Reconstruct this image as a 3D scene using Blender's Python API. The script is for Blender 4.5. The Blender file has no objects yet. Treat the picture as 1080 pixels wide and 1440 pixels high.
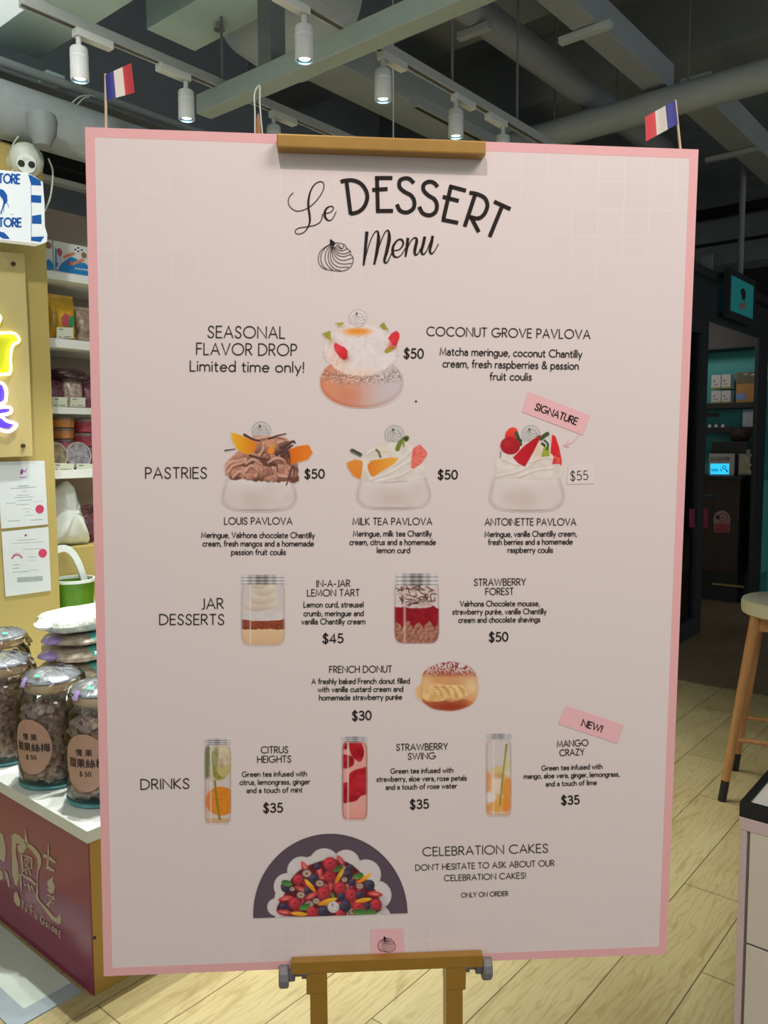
import bpy, bmesh, math, random
import numpy as np
from mathutils import Vector, Matrix
random.seed(7); rng = np.random.RandomState(11)
SC = bpy.context.scene
COL = SC.collection
PI = math.pi

# ------------------------------------------------------------------ camera
# The building's axes are the world axes: Y runs along the floor planks and the
# lighting tracks, X across them.  The photographer stands at the origin.
FPX, PITCH, ROLL, YAW, EYE = 1130.0, 0.0844365, -0.00476, 0.6965, 1.36
def _axes():
    f = Vector((0, math.cos(PITCH), -math.sin(PITCH))); u = Vector((0, math.sin(PITCH), math.cos(PITCH))); x = Vector((1, 0, 0))
    x2 = math.cos(ROLL)*x + math.sin(ROLL)*u; u2 = -math.sin(ROLL)*x + math.cos(ROLL)*u
    R = Matrix.Rotation(YAW, 3, 'Z')
    return R @ x2, R @ u2, R @ f
CX, CU, CF = _axes(); EYEP = Vector((0, 0, EYE))
cam_d = bpy.data.cameras.new('camera'); cam = bpy.data.objects.new('camera', cam_d); COL.objects.link(cam)
cam_d.sensor_fit = 'VERTICAL'; cam_d.sensor_height = 24.0; cam_d.sensor_width = 18.0; cam_d.lens = 24.0*FPX/1440.0
cam_d.clip_start = 0.02; cam_d.clip_end = 60
cam.matrix_world = Matrix(((CX.x, CU.x, -CF.x, 0), (CX.y, CU.y, -CF.y, 0), (CX.z, CU.z, -CF.z, EYE), (0, 0, 0, 1)))
SC.camera = cam

# ------------------------------------------------------------------ light
SC.view_settings.view_transform = 'Standard'; SC.view_settings.look = 'None'
SC.view_settings.exposure = 0.0; SC.view_settings.gamma = 1.0; SC.view_settings.use_curve_mapping = False
wd = bpy.data.worlds.new('world'); SC.world = wd; wd.use_nodes = True
wd.node_tree.nodes['Background'].inputs[0].default_value = (0.86, 0.99, 1.03, 1)
wd.node_tree.nodes['Background'].inputs[1].default_value = 0.44
def lamp_spot(loc, target, watts, angle=70, blend=.6, size=.05, col=(1, .97, .92)):
    d = bpy.data.lights.new('spot_lamp', 'SPOT'); d.energy = watts; d.spot_size = math.radians(angle); d.spot_blend = blend
    d.shadow_soft_size = size; d.color = col
    o = bpy.data.objects.new('spot_lamp', d); COL.objects.link(o); o.location = loc
    o.rotation_euler = (Vector(target)-Vector(loc)).to_track_quat('-Z', 'Y').to_euler(); return o
def lamp_area(loc, target, watts, sx, sy, col=(1, .98, .94)):
    d = bpy.data.lights.new('fill_lamp', 'AREA'); d.energy = watts; d.shape = 'RECTANGLE'; d.size = sx; d.size_y = sy; d.color = col
    o = bpy.data.objects.new('fill_lamp', d); COL.objects.link(o); o.location = loc
    o.rotation_euler = (Vector(target)-Vector(loc)).to_track_quat('-Z', 'Y').to_euler(); return o
# unseen track spot behind the photographer; the area lamp is an added board fill
lamp_spot((0.14, -0.45, 2.78), (-0.20, 1.0, 0.70), 48, 72, .7, .035, (1, .91, .87))
lamp_area((0.95, 0.42, 2.72), (-0.25, 0.85, 0.95), 20, .9, .6, (1, .92, .88))
# lamps without fixtures: added shelf fill, sweets counter, stool side, glow in the dark shop
lamp_spot((-1.5, 0.35, 2.75), (-3.3, 1.65, 2.0), 72, 56, .8, .05, (1, 1, .97))
lamp_spot((-2.30, 1.34, 2.78), (-2.22, 1.13, 0), 165, 56, .6, .02, (.98, 1, .97))
lamp_spot((-0.6, 2.1, 2.75), (-0.8, 2.0, 0), 14, 80, .8, .05, (1, .97, .88))
lamp_area((-2.6, 6.6, 2.40), (-2.3, 7.6, 1.3), 3.2, .5, .2, (1, .95, .9))

# ------------------------------------------------------------------ helpers
def ray(px, py): return CX*((px-540)/FPX) - CU*((py-720)/FPX) + CF
def atz(px, py, z): d = ray(px, py); return EYEP + d*((z-EYE)/d.z)
def atX(px, py, x): d = ray(px, py); return EYEP + d*(x/d.x)
def atY(px, py, y): d = ray(px, py); return EYEP + d*(y/d.y)
def atD(px, py, t): return EYEP + ray(px, py)*t
def lin1(c): c /= 255.0; return c/12.92 if c <= .04045 else ((c+.055)/1.055)**2.4
def L(*rgb): return tuple(lin1(c) for c in rgb)

def mat(name, rgb, rough=.5, metal=0., var=.06, scale=30., bump=0., bscale=80., spec=.5, emit=None, estr=0., stretch=(1, 1, 1), coat=0.):
    m = bpy.data.materials.new(name); m.use_nodes = True; nt = m.node_tree; b = nt.nodes['Principled BSDF']
    b.inputs['Roughness'].default_value = rough; b.inputs['Metallic'].default_value = metal
    b.inputs['Specular IOR Level'].default_value = spec; b.inputs['Coat Weight'].default_value = coat
    tc = nt.nodes.new('ShaderNodeTexCoord'); mp = nt.nodes.new('ShaderNodeMapping'); mp.inputs['Scale'].default_value = stretch
    nt.links.new(tc.outputs['Object'], mp.inputs['Vector'])
    nz = nt.nodes.new('ShaderNodeTexNoise'); nz.inputs['Scale'].default_value = scale; nz.inputs['Detail'].default_value = 4
    nt.links.new(mp.outputs['Vector'], nz.inputs['Vector'])
    rp = nt.nodes.new('ShaderNodeValToRGB'); rp.color_ramp.elements[0].position = .3; rp.color_ramp.elements[1].position = .7
    rp.color_ramp.elements[0].color = tuple(c*(1-var) for c in rgb)+(1,); rp.color_ramp.elements[1].color = tuple(min(1, c*(1+var)) for c in rgb)+(1,)
    nt.links.new(nz.outputs['Fac'], rp.inputs['Fac']); nt.links.new(rp.outputs['Color'], b.inputs['Base Color'])
    if bump:
        n2 = nt.nodes.new('ShaderNodeTexNoise'); n2.inputs['Scale'].default_value = bscale; n2.inputs['Detail'].default_value = 5
        nt.links.new(mp.outputs['Vector'], n2.inputs['Vector'])
        bp_ = nt.nodes.new('ShaderNodeBump'); bp_.inputs['Strength'].default_value = bump; bp_.inputs['Distance'].default_value = .01
        nt.links.new(n2.outputs['Fac'], bp_.inputs['Height']); nt.links.new(bp_.outputs['Normal'], b.inputs['Normal'])
    if emit:
        b.inputs['Emission Color'].default_value = tuple(emit)+(1,); b.inputs['Emission Strength'].default_value = estr
    return m

def glass_mat(name, tint=(1, 1, 1), gloss=.06, rough=.03):
    m = bpy.data.materials.new(name); m.use_nodes = True; nt = m.node_tree
    for n in list(nt.nodes): nt.nodes.remove(n)
    out = nt.nodes.new('ShaderNodeOutputMaterial'); tr = nt.nodes.new('ShaderNodeBsdfTransparent'); tr.inputs[0].default_value = tuple(tint)+(1,)
    gl = nt.nodes.new('ShaderNodeBsdfGlossy'); gl.inputs['Roughness'].default_value = rough
    fr = nt.nodes.new('ShaderNodeFresnel'); fr.inputs[0].default_value = 1.45
    ad = nt.nodes.new('ShaderNodeMath'); ad.operation = 'ADD'; ad.inputs[1].default_value = gloss; ad.use_clamp = True
    mx = nt.nodes.new('ShaderNodeMixShader')
    nt.links.new(fr.outputs[0], ad.inputs[0]); nt.links.new(ad.outputs[0], mx.inputs[0])
    nt.links.new(tr.outputs[0], mx.inputs[1]); nt.links.new(gl.outputs[0], mx.inputs[2]); nt.links.new(mx.outputs[0], out.inputs[0])
    return m

ROOTM = {}
def root_matrix(o):
    while o.parent: o = o.parent
    return ROOTM.get(o.name, Matrix.Identity(4))

class MB:
    def __init__(s): s.bm = bmesh.new(); s.mi = 0
    def face(s, vs):
        try: f = s.bm.faces.new(vs); f.material_index = s.mi; return f
        except ValueError: return None
    def box(s, x0, x1, y0, y1, z0, z1, bev=0.):
        v = [s.bm.verts.new((x, y, z)) for z in (z0, z1) for y in (y0, y1) for x in (x0, x1)]
        fs = [s.face([v[i] for i in q]) for q in ((0, 2, 3, 1), (4, 5, 7, 6), (0, 1, 5, 4), (2, 6, 7, 3), (0, 4, 6, 2), (1, 3, 7, 5))]
        if bev:
            es = list({e for f in fs for e in f.edges})
            r = bmesh.ops.bevel(s.bm, geom=es, offset=bev, segments=2, affect='EDGES', profile=.6)
            for f in r['faces']: f.material_index = s.mi
        return s
    def obox(s, c, ax, ay, az, hx, hy, hz, bev=0.):
        c = Vector(c); v = [s.bm.verts.new(c+ax*(hx*i)+ay*(hy*j)+az*(hz*k)) for k in (-1, 1) for j in (-1, 1) for i in (-1, 1)]
        fs = [s.face([v[i] for i in q]) for q in ((0, 2, 3, 1), (4, 5, 7, 6), (0, 1, 5, 4), (2, 6, 7, 3), (0, 4, 6, 2), (1, 3, 7, 5))]
        if bev:
            es = list({e for f in fs for e in f.edges})
            r = bmesh.ops.bevel(s.bm, geom=es, offset=bev, segments=2, affect='EDGES', profile=.6)
            for f in r['faces']: f.material_index = s.mi
        return s
    def ring(s, c, a, b, r, n): return [s.bm.verts.new(c + a*(r*math.cos(2*PI*i/n)) + b*(r*math.sin(2*PI*i/n))) for i in range(n)]
    def tube(s, pts, r, n=10, cap=True):
        pts = [Vector(p) for p in pts]; rs = r if isinstance(r, (list, tuple)) else [r]*len(pts); prev = None; ref = None
        for i, p in enumerate(pts):
            t = (pts[min(i+1, len(pts)-1)]-pts[max(i-1, 0)]).normalized()
            if ref is None: ref = Vector((0, 0, 1)) if abs(t.z) < .9 else Vector((1, 0, 0))
            a = (ref - t*ref.dot(t)).normalized(); b = t.cross(a); ref = a
            rg = s.ring(p, a, b, rs[i], n)
            if prev:
                for k in range(n): s.face([prev[k], prev[(k+1) % n], rg[(k+1) % n], rg[k]])
            elif cap: s.face(rg[::-1])
            prev = rg
        if cap: s.face(prev)
        return s
    def lathe(s, prof, c=(0, 0, 0), n=28, ax=None, close=True):
        # profile of (radius, height) around an axis
        c = Vector(c); z = Vector(ax).normalized() if ax else Vector((0, 0, 1))
        a = Vector((1, 0, 0)) if abs(z.x) < .9 else Vector((0, 1, 0)); a = (a - z*a.dot(z)).normalized(); b = z.cross(a)
        prev = None
        for (r, h) in prof:
            if r < 1e-6: rg = [s.bm.verts.new(c+z*h)]
            else: rg = s.ring(c+z*h, a, b, r, n)
            if prev:
                for k in range(n):
                    if len(prev) == 1 and len(rg) > 1: s.face([prev[0], rg[(k+1) % n], rg[k]])
                    elif len(rg) == 1 and len(prev) > 1: s.face([prev[k], prev[(k+1) % n], rg[0]])
                    elif len(rg) > 1: s.face([prev[k], prev[(k+1) % n], rg[(k+1) % n], rg[k]])
            prev = rg
        return s
    def blob(s, c, rx, ry, rz, nu=14, nv=9, lump=0., seed=0, e=1., rot=None):
        rr = random.Random(seed); ph = [rr.uniform(0, 6.28) for _ in range(6)]; c = Vector(c); rows = []
        for j in range(nv+1):
            th = PI*j/nv; row = []
            for i in range(nu if 0 < j < nv else 1):
                f = 2*PI*i/nu
                def pw(v): return math.copysign(abs(v)**e, v)
                d = 1 + lump*(math.sin(3*f+ph[0])*math.sin(2*th+ph[1]) + .7*math.sin(5*f+ph[2])*math.sin(4*th+ph[3]) + .5*math.sin(8*f+ph[4]+3*th))
                q = Vector((pw(math.sin(th))*pw(math.cos(f))*rx*d, pw(math.sin(th))*pw(math.sin(f))*ry*d, pw(math.cos(th))*rz*d))
                if rot: q = rot @ q
                row.append(s.bm.verts.new(c+q))
            rows.append(row)
        for j in range(nv):
            A, B = rows[j], rows[j+1]
            for i in range(nu):
                k = (i+1) % nu
                if len(A) == 1: s.face([A[0], B[i], B[k]])
                elif len(B) == 1: s.face([A[i], B[0], A[k]])
                else: s.face([A[i], B[i], B[k], A[k]])
        return s
    def prism(s, pts, off):
        # closed outline extruded by a vector
        off = Vector(off); a = [s.bm.verts.new(p) for p in pts]; b = [s.bm.verts.new(Vector(p)+off) for p in pts]; n = len(a)
        s.face(a); s.face(b[::-1])
        for i in range(n): s.face([a[i], b[i], b[(i+1) % n], a[(i+1) % n]])
        return s
    def flat(s, pts): s.face([s.bm.verts.new(p) for p in pts]); return s
    def build(s, name, mats, parent=None, smooth=False, keep=False):
        if not isinstance(mats, (list, tuple)): mats = [mats]
        me = bpy.data.meshes.new(name)
        bmesh.ops.recalc_face_normals(s.bm, faces=s.bm.faces)
        if parent and not keep: s.bm.transform(root_matrix(parent).inverted())
        s.bm.to_mesh(me); s.bm.free()
        for m in mats: me.materials.append(m)
        if smooth:
            for p in me.polygons: p.use_smooth = True
            me.set_sharp_from_angle(angle=math.radians(40))
        o = bpy.data.objects.new(name, me); COL.objects.link(o)
        if parent: o.parent = parent
        return o

def tag(o, label, cat, group=None):
    o['label'] = label; o['category'] = cat
    if group: o['group'] = group
    return o
def thing(name, label, cat, loc=(0, 0, 0), group=None, M=None):
    o = bpy.data.objects.new(name, None); COL.objects.link(o); o.empty_display_size = .05
    m = M if M is not None else Matrix.Translation(Vector(loc)); o.matrix_world = m; ROOTM[o.name] = m.copy()
    return tag(o, label, cat, group)
def struct(o): o['kind'] = 'structure'; return o
def dup(root, loc, label, rotz=0.):
    r = root.copy(); COL.objects.link(r); r.matrix_world = Matrix.Translation(Vector(loc)) @ Matrix.Rotation(rotz, 4, 'Z'); ROOTM[r.name] = r.matrix_world.copy()
    r['label'] = label
    for ch in list(root.children):
        c = ch.copy(); COL.objects.link(c); c.parent = r
        for g in list(ch.children):
            d = g.copy(); COL.objects.link(d); d.parent = c
    return r

# ribbons in a 2-D picture plane (photo pixels), mapped to space by a function
def catmull(pts, n=8):
    P = [np.array(p, float) for p in pts]; P = [2*P[0]-P[1]] + P + [2*P[-1]-P[-2]]; out = []
    for i in range(1, len(P)-2):
        for k in range(n):
            t = k/n
            out.append(.5*((2*P[i]) + (-P[i-1]+P[i+1])*t + (2*P[i-1]-5*P[i]+4*P[i+1]-P[i+2])*t*t + (-P[i-1]+3*P[i]-3*P[i+1]+P[i+2])*t**3))
    out.append(P[-2]); return out
def ribbon(mb, pts, w, fn, cap=.0):
    P = [np.array(p, float)[:2] for p in pts]; n = len(P)
    Q = [P[0]]
    ws = list(w) if isinstance(w, (list, tuple, np.ndarray)) else [w]*n
    W = [ws[0]]
    for i in range(1, n):
        if np.linalg.norm(P[i]-Q[-1]) > 1e-5: Q.append(P[i]); W.append(ws[i])
    P, n = Q, len(Q)
    if n < 2: return
    P = [p.copy() for p in P]
    if cap:
        d = P[0]-P[1]; P[0] += d/np.linalg.norm(d)*cap; d = P[-1]-P[-2]; P[-1] += d/np.linalg.norm(d)*cap
    prev = None
    for i in range(n):
        d0 = P[i]-P[i-1] if i else P[1]-P[0]; d1 = P[i+1]-P[i] if i < n-1 else P[i]-P[i-1]
        d0 = d0/np.linalg.norm(d0); d1 = d1/np.linalg.norm(d1); t = d0+d1
        if np.linalg.norm(t) < .3: t = d0
        t = t/np.linalg.norm(t); nn = np.array([-t[1], t[0]]); k = min(1.8, 1/max(.4, abs(np.dot(nn, [-d0[1], d0[0]]))))
        a = P[i]+nn*W[i]*.5*k; b = P[i]-nn*W[i]*.5*k
        e = [mb.bm.verts.new(fn(*a)), mb.bm.verts.new(fn(*b))]
        if prev: mb.face([prev[0], prev[1], e[1], e[0]])
        prev = e

# geometric stroke alphabet: caps height 1, x-height .62
def A(cx, cy, rx, ry, a0, a1, n=None):
    n = n or max(4, int(abs(a1-a0)/18))
    return [(cx+rx*math.cos(math.radians(a0+(a1-a0)*i/n)), cy+ry*math.sin(math.radians(a0+(a1-a0)*i/n))) for i in range(n+1)]
S_up = lambda w, h: [(x*w, y*h) for x, y in catmull([(.95, .82), (.72, .98), (.4, .99), (.12, .85), (.14, .66), (.4, .54), (.72, .43), (.95, .26), (.8, .05), (.48, .0), (.16, .04), (.0, .2)], 3)]
GL = {
 'A': (.74, [[(0, 0), (.37, 1), (.74, 0)], [(.13, .34), (.61, .34)]]),
 'B': (.5, [[(0, 0), (0, 1)], [(0, 1), (.2, 1)]+A(.22, .765, .23, .235, 90, -90)+[(0, .53)], [(.2, .53)]+A(.24, .265, .26, .265, 90, -90)+[(0, 0)]]),
 'C': (.84, [A(.5, .5, .5, .5, 48, 312)]),
 'D': (.72, [[(0, 0), (0, 1), (.2, 1)]+A(.22, .5, .5, .5, 90, -90)+[(0, 0)]]),
 'E': (.46, [[(.46, 1), (0, 1), (0, 0), (.46, 0)], [(0, .52), (.42, .52)]]),
 'F': (.44, [[(.44, 1), (0, 1), (0, 0)], [(0, .52), (.4, .52)]]),
 'G': (.98, [A(.5, .5, .5, .5, 48, 352)+[(.56, .44)]]),
 'H': (.64, [[(0, 0), (0, 1)], [(.64, 0), (.64, 1)], [(0, .52), (.64, .52)]]),
 'I': (0.02, [[(.01, 0), (.01, 1)]]),
 'J': (.26, [[(.26, 1), (.26, .14)]+A(.1, .14, .16, .16, 0, -110)]),
 'K': (.56, [[(0, 0), (0, 1)], [(.52, 1), (.02, .5), (.56, 0)]]),
 'L': (.42, [[(0, 1), (0, 0), (.42, 0)]]),
 'M': (.86, [[(0, 0), (.1, 1), (.43, .12), (.76, 1), (.86, 0)]]),
 'N': (.72, [[(0, 0), (0, 1), (.72, 0), (.72, 1)]]),
 'O': (1., [A(.5, .5, .5, .5, 90, 450)]),
 'P': (.48, [[(0, 0), (0, 1), (.2, 1)]+A(.22, .73, .26, .27, 90, -90)+[(0, .46)]]),
 'R': (.52, [[(0, 0), (0, 1), (.2, 1)]+A(.22, .74, .26, .26, 90, -90)+[(0, .48)], [(.2, .48), (.52, 0)]]),
 'S': (.5, [S_up(.5, 1.)]),
 'T': (.54, [[(0, 1), (.54, 1)], [(.27, 1), (.27, 0)]]),
 'U': (.62, [[(0, 1), (0, .3)]+A(.31, .31, .31, .31, 180, 360)+[(.62, 1)]]),
 'V': (.72, [[(0, 1), (.36, 0), (.72, 1)]]),
 'W': (1.1, [[(0, 1), (.28, 0), (.55, .95), (.82, 0), (1.1, 1)]]),
 'Y': (.64, [[(0, 1), (.32, .46), (.64, 1)], [(.32, .46), (.32, 0)]]),
 'Z': (.58, [[(.03, 1), (.56, 1), (0, 0), (.58, 0)]]),
 'a': (.44, [A(.21, .42, .2, .2, 150, 0)+[(.42, 0)], [(.42, .37)]+A(.2, .19, .2, .19, 80, 340)]),
 'b': (.54, [[(0, 0), (0, 1.04)], A(.27, .31, .27, .31, 180, 540)]),
 'c': (.46, [A(.3, .31, .3, .31, 52, 308)]),
 'd': (.54, [[(.54, 0), (.54, 1.04)], A(.27, .31, .27, .31, 0, 360)]),
 'e': (.56, [[(.02, .33), (.56, .33)]+A(.29, .31, .28, .31, 5, 318)]),
 'f': (.3, [[(.36, 1.0), (.26, 1.03), (.17, .97), (.13, .83), (.13, 0)], [(0, .62), (.3, .62)]]),
 'g': (.54, [A(.27, .31, .27, .31, 0, 360), [(.54, .62), (.54, -.06)]+A(.27, -.06, .27, .24, 0, -150)]),
 'h': (.48, [[(0, 0), (0, 1.04)], A(.24, .38, .24, .24, 180, 0)+[(.48, 0)]]),
 'i': (0.02, [[(.01, 0), (.01, .62)], [(.01, .84), (.01, .93)]]),
 'k': (.42, [[(0, 0), (0, 1.04)], [(.38, .62), (.02, .3), (.42, 0)]]),
 'l': (0.02, [[(.01, 0), (.01, 1.04)]]),
 'm': (.84, [[(0, 0), (0, .62)], A(.21, .41, .21, .21, 180, 0)+[(.42, 0)], A(.63, .41, .21, .21, 180, 0)+[(.84, 0)]]),
 'n': (.46, [[(0, 0), (0, .62)], A(.23, .39, .23, .23, 180, 0)+[(.46, 0)]]),
 'o': (.6, [A(.3, .31, .3, .31, 90, 450)]),
 'p': (.54, [[(0, -.33), (0, .62)], A(.27, .31, .27, .31, 180, 540)]),
 'r': (.28, [[(0, 0), (0, .62)], A(.22, .36, .22, .25, 180, 62)]),
 's': (.36, [S_up(.36, .62)]),
 't': (.3, [[(.12, .86), (.12, .14)]+A(.25, .13, .13, .13, 180, 290), [(0, .62), (.3, .62)]]),
 'u': (.46, [[(0, .62), (0, .24)]+A(.23, .23, .23, .23, 180, 360), [(.46, .62), (.46, 0)]]),
 'v': (.5, [[(0, .62), (.25, 0), (.5, .62)]]),
 'w': (.76, [[(0, .62), (.2, 0), (.38, .58), (.56, 0), (.76, .62)]]),
 'y': (.5, [[(0, .62), (.26, 0)], [(.5, .62), (.14, -.33)]]),
 '0': (.54, [A(.27, .5, .27, .5, 90, 450)]),
 '3': (.5, [A(.24, .76, .22, .24, 150, -90)+[(.18, .52)], [(.2, .52)]+A(.24, .27, .26, .27, 80, -150)]),
 '4': (.56, [[(.42, 0), (.42, 1), (0, .26), (.56, .26)]]),
 '5': (.5, [[(.46, 1), (.12, 1), (.06, .55)]+A(.23, .31, .27, .31, 125, -140)]),
 '6': (.54, [[(.4, 1), (.06, .42)]+A(.27, .29, .27, .29, 150, 510)]),
 '8': (.5, [A(.25, .76, .21, .24, 90, 450), A(.25, .27, .25, .27, 90, 450)]),
 '$': (.5, [S_up(.5, 1.), [(.25, 1.14), (.25, -.14)]]),
 ',': (.06, [[(.06, .06), (.0, -.16)]]), '.': (.04, [[(.02, 0), (.02, .08)]]),
 '!': (.04, [[(.02, 1), (.02, .3)], [(.02, 0), (.02, .09)]]), '-': (.3, [[(0, .38), (.3, .38)]]), "'": (.04, [[(.02, 1), (.02, .76)]]),
 '&': (.68, [[(.68, 0), (.18, .66)]+A(.29, .8, .16, .2, 200, -30)+[(.2, .52)]+A(.26, .26, .24, .26, 120, 310)+[(.64, .46)]]),
 ' ': (.2, []),
}
GL['é'] = (.56, GL['e'][1]+[[(.22, .76), (.36, .93)]])
def tline(mb, text, x0, y0, x1, y1, h, w, fn, gap=.2, up=None):
    d = np.array([x1-x0, y1-y0], float); Ln = np.linalg.norm(d); d /= Ln
    u = np.array([d[1], -d[0]]) if up is None else np.array(up, float)
    tot = sum(GL[c][0] for c in text) + gap*(len(text)-1); k = Ln/tot; x = 0.
    for c in text:
        adv, strokes = GL[c]
        for s in strokes:
            pts = [np.array([x0, y0]) + d*((x+a)*k) + u*(b*h) for a, b in s]
            ribbon(mb, pts, w, fn, cap=w*.3)
        x += adv + gap
def polyfill(mb, pts, fn): mb.flat([fn(*p) for p in pts])

# ------------------------------------------------------------------ menu board plane
_c = [(119.8, 179.0), (982.6, 210.5), (937.0, 1341.2), (145.6, 1372.6)]
def _board():
    R = [np.array(ray(*c)) for c in _c]
    s = np.linalg.solve(np.column_stack([-R[1], R[2], -R[3]]), -R[0]); P = [R[0]] + [R[i+1]*s[i] for i in range(3)]
    k = .594/np.linalg.norm(P[1]-P[0]); P = [p*k for p in P]
    ex = (P[1]-P[0]+P[2]-P[3]); ex /= np.linalg.norm(ex); ez = (P[0]-P[3]+P[1]-P[2]); ez -= ex*ez.dot(ex); ez /= np.linalg.norm(ez)
    c = sum(P)/4 + np.array(EYEP)
    return Vector(ex), Vector(ez), Vector(c)
BX, BZ, BC = _board(); BN = BX.cross(BZ); BY = -BN        # BN looks at the camera when negative of BY
if BN.dot(EYEP-BC) < 0: BN = -BN
BY = -BN; BW, BH = .594, .8398
BO = BC - BX*(BW/2) - BZ*(BH/2)
BM = Matrix(((BX.x, BY.x, BZ.x, BO.x), (BX.y, BY.y, BZ.y, BO.y), (BX.z, BY.z, BZ.z, BO.z), (0, 0, 0, 1)))
def bw(u, v, n=0.): return BO + BX*u + BZ*v + BN*n        # board coordinates to the world (metres; n towards the reader)
def bp(px, py, n=0.0002):
    d = ray(px, py); o = BO + BN*n; t = (o-EYEP).dot(BN)/d.dot(BN); return EYEP + d*t
def buv(px, py, n=0.):
    q = bp(px, py, n)-BO; return q.dot(BX), q.dot(BZ)
def bfn(n): return lambda x, y: bp(x, y, n)

# ------------------------------------------------------------------ printed pictures
PE = np.array((.735, .735, .70))                         # how the light tints white paper
PAPER = np.array(L(203, 188.5, 180.5))/PE
def alb(c): return np.clip(np.array(L(*c))/PE, 0, .95)
ATT = bpy.data.materials.new('printed_ink'); ATT.use_nodes = True
_b = ATT.node_tree.nodes['Principled BSDF']; _b.inputs['Roughness'].default_value = .55; _b.inputs['Specular IOR Level'].default_value = .25
_a = ATT.node_tree.nodes.new('ShaderNodeAttribute'); _a.attribute_name = 'ink'; ATT.node_tree.links.new(_a.outputs['Color'], _b.inputs['Base Color'])

class Pic:
    # a small painter: colours a fine grid of points on the paper
    def __init__(s, x0, y0, x1, y1, st=.6):
        nx, ny = int((x1-x0)/st)+1, int((y1-y0)/st)+1
        s.X, s.Y = np.meshgrid(np.linspace(x0, x1, nx), np.linspace(y0, y1, ny)); s.nx, s.ny = nx, ny
        s.C = np.tile(PAPER, (ny, nx, 1)); s.K = np.zeros((ny, nx))
    def put(s, m, c):
        c = np.array(c, float)
        if c.ndim == 1: c = alb(c)
        s.C = s.C*(1-m[..., None]) + c*m[..., None]; s.K = np.maximum(s.K, m)
    def put2(s, m, c0, c1, t): s.put(m, alb(c0)*(1-t[..., None]) + alb(c1)*t[..., None])
    def tint(s, m, c): m = m*s.K; s.C = s.C*(1-m[..., None]) + alb(c)*m[..., None]
    def noise(s, sc, seed):
        r = np.random.RandomState(seed); g = r.rand(96, 96); x = (s.X/sc) % 95; y = (s.Y/sc) % 95
        i, j = x.astype(int), y.astype(int); fx, fy = x-i, y-j; fx = fx*fx*(3-2*fx); fy = fy*fy*(3-2*fy)
        return (g[j, i]*(1-fx)+g[j, i+1]*fx)*(1-fy) + (g[j+1, i]*(1-fx)+g[j+1, i+1]*fx)*fy
    def ell(s, cx, cy, rx, ry, rot=0., soft=.8, e=2., wob=0.):
        a = math.radians(rot); x = (s.X-cx)*math.cos(a)+(s.Y-cy)*math.sin(a); y = -(s.X-cx)*math.sin(a)+(s.Y-cy)*math.cos(a)
        q = (np.abs(x/rx)**e + np.abs(y/ry)**e)**(1/e); return np.clip(((1-q)*min(rx, ry)+wob)/soft+.5, 0, 1)
    def gauss(s, cx, cy, rx, ry, rot=0.):
        a = math.radians(rot); x = (s.X-cx)*math.cos(a)+(s.Y-cy)*math.sin(a); y = -(s.X-cx)*math.sin(a)+(s.Y-cy)*math.cos(a)
        return np.exp(-.5*((x/rx)**2+(y/ry)**2))
    def poly(s, pts, soft=.8):
        P = np.array(pts, float); ins = np.zeros(s.X.shape, bool); D = np.full(s.X.shape, 1e9); n = len(P)
        for i in range(n):
            a, b = P[i], P[(i+1) % n]
            if a[1] != b[1]:
                k = ((a[1] > s.Y) != (b[1] > s.Y)) & (s.X < (b[0]-a[0])*(s.Y-a[1])/(b[1]-a[1])+a[0]); ins ^= k
            D = np.minimum(D, s._seg(a, b)[0])
        return np.clip(np.where(ins, D, -D)/soft+.5, 0, 1)
    def _seg(s, a, b):
        d = b-a; t = np.clip(((s.X-a[0])*d[0]+(s.Y-a[1])*d[1])/max(1e-9, d@d), 0, 1)
        return np.hypot(s.X-a[0]-t*d[0], s.Y-a[1]-t*d[1]), t
    def line(s, pts, w, soft=.7, sm=True):
        P = [np.array(p, float) for p in (catmull(pts, 5) if sm and len(pts) > 2 else pts)]; m = np.zeros(s.X.shape); n = len(P)-1
        for i in range(n):
            d, t = s._seg(P[i], P[i+1]); ww = w if np.isscalar(w) else w[0]+(w[1]-w[0])*((i+t)/n)
            m = np.maximum(m, np.clip((ww/2-d)/soft+.5, 0, 1))
        return m
    def spline_poly(s, pts, soft=.8):
        P = list(pts); Q = catmull([P[-1]]+P+[P[0], P[1]], 5); Q = Q[5:-5]; return s.poly(Q, soft)
    def build(s, name, parent, n=.0003):
        ny, nx = s.ny, s.nx; keep = s.K > .02
        q = keep[:-1, :-1] | keep[1:, :-1] | keep[:-1, 1:] | keep[1:, 1:]
        use = np.zeros((ny, nx), bool); use[:-1, :-1] |= q; use[1:, :-1] |= q; use[:-1, 1:] |= q; use[1:, 1:] |= q
        idx = -np.ones((ny, nx), int); idx[use] = np.arange(use.sum())
        uv = [buv(x, y, n) for x, y in zip(s.X[use], s.Y[use])]
        me = bpy.data.meshes.new(name)
        f = [(idx[j, i], idx[j+1, i], idx[j+1, i+1], idx[j, i+1]) for j, i in zip(*np.nonzero(q))]
        me.from_pydata([(u, -n, v) for u, v in uv], [], [tuple(int(k) for k in t) for t in f])
        at = me.attributes.new('ink', 'FLOAT_COLOR', 'POINT')
        at.data.foreach_set('color', np.column_stack([s.C[use], np.ones(use.sum())]).astype(np.float32).ravel())
        me.materials.append(ATT); o = bpy.data.objects.new(name, me); COL.objects.link(o); o.parent = parent; return o

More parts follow.
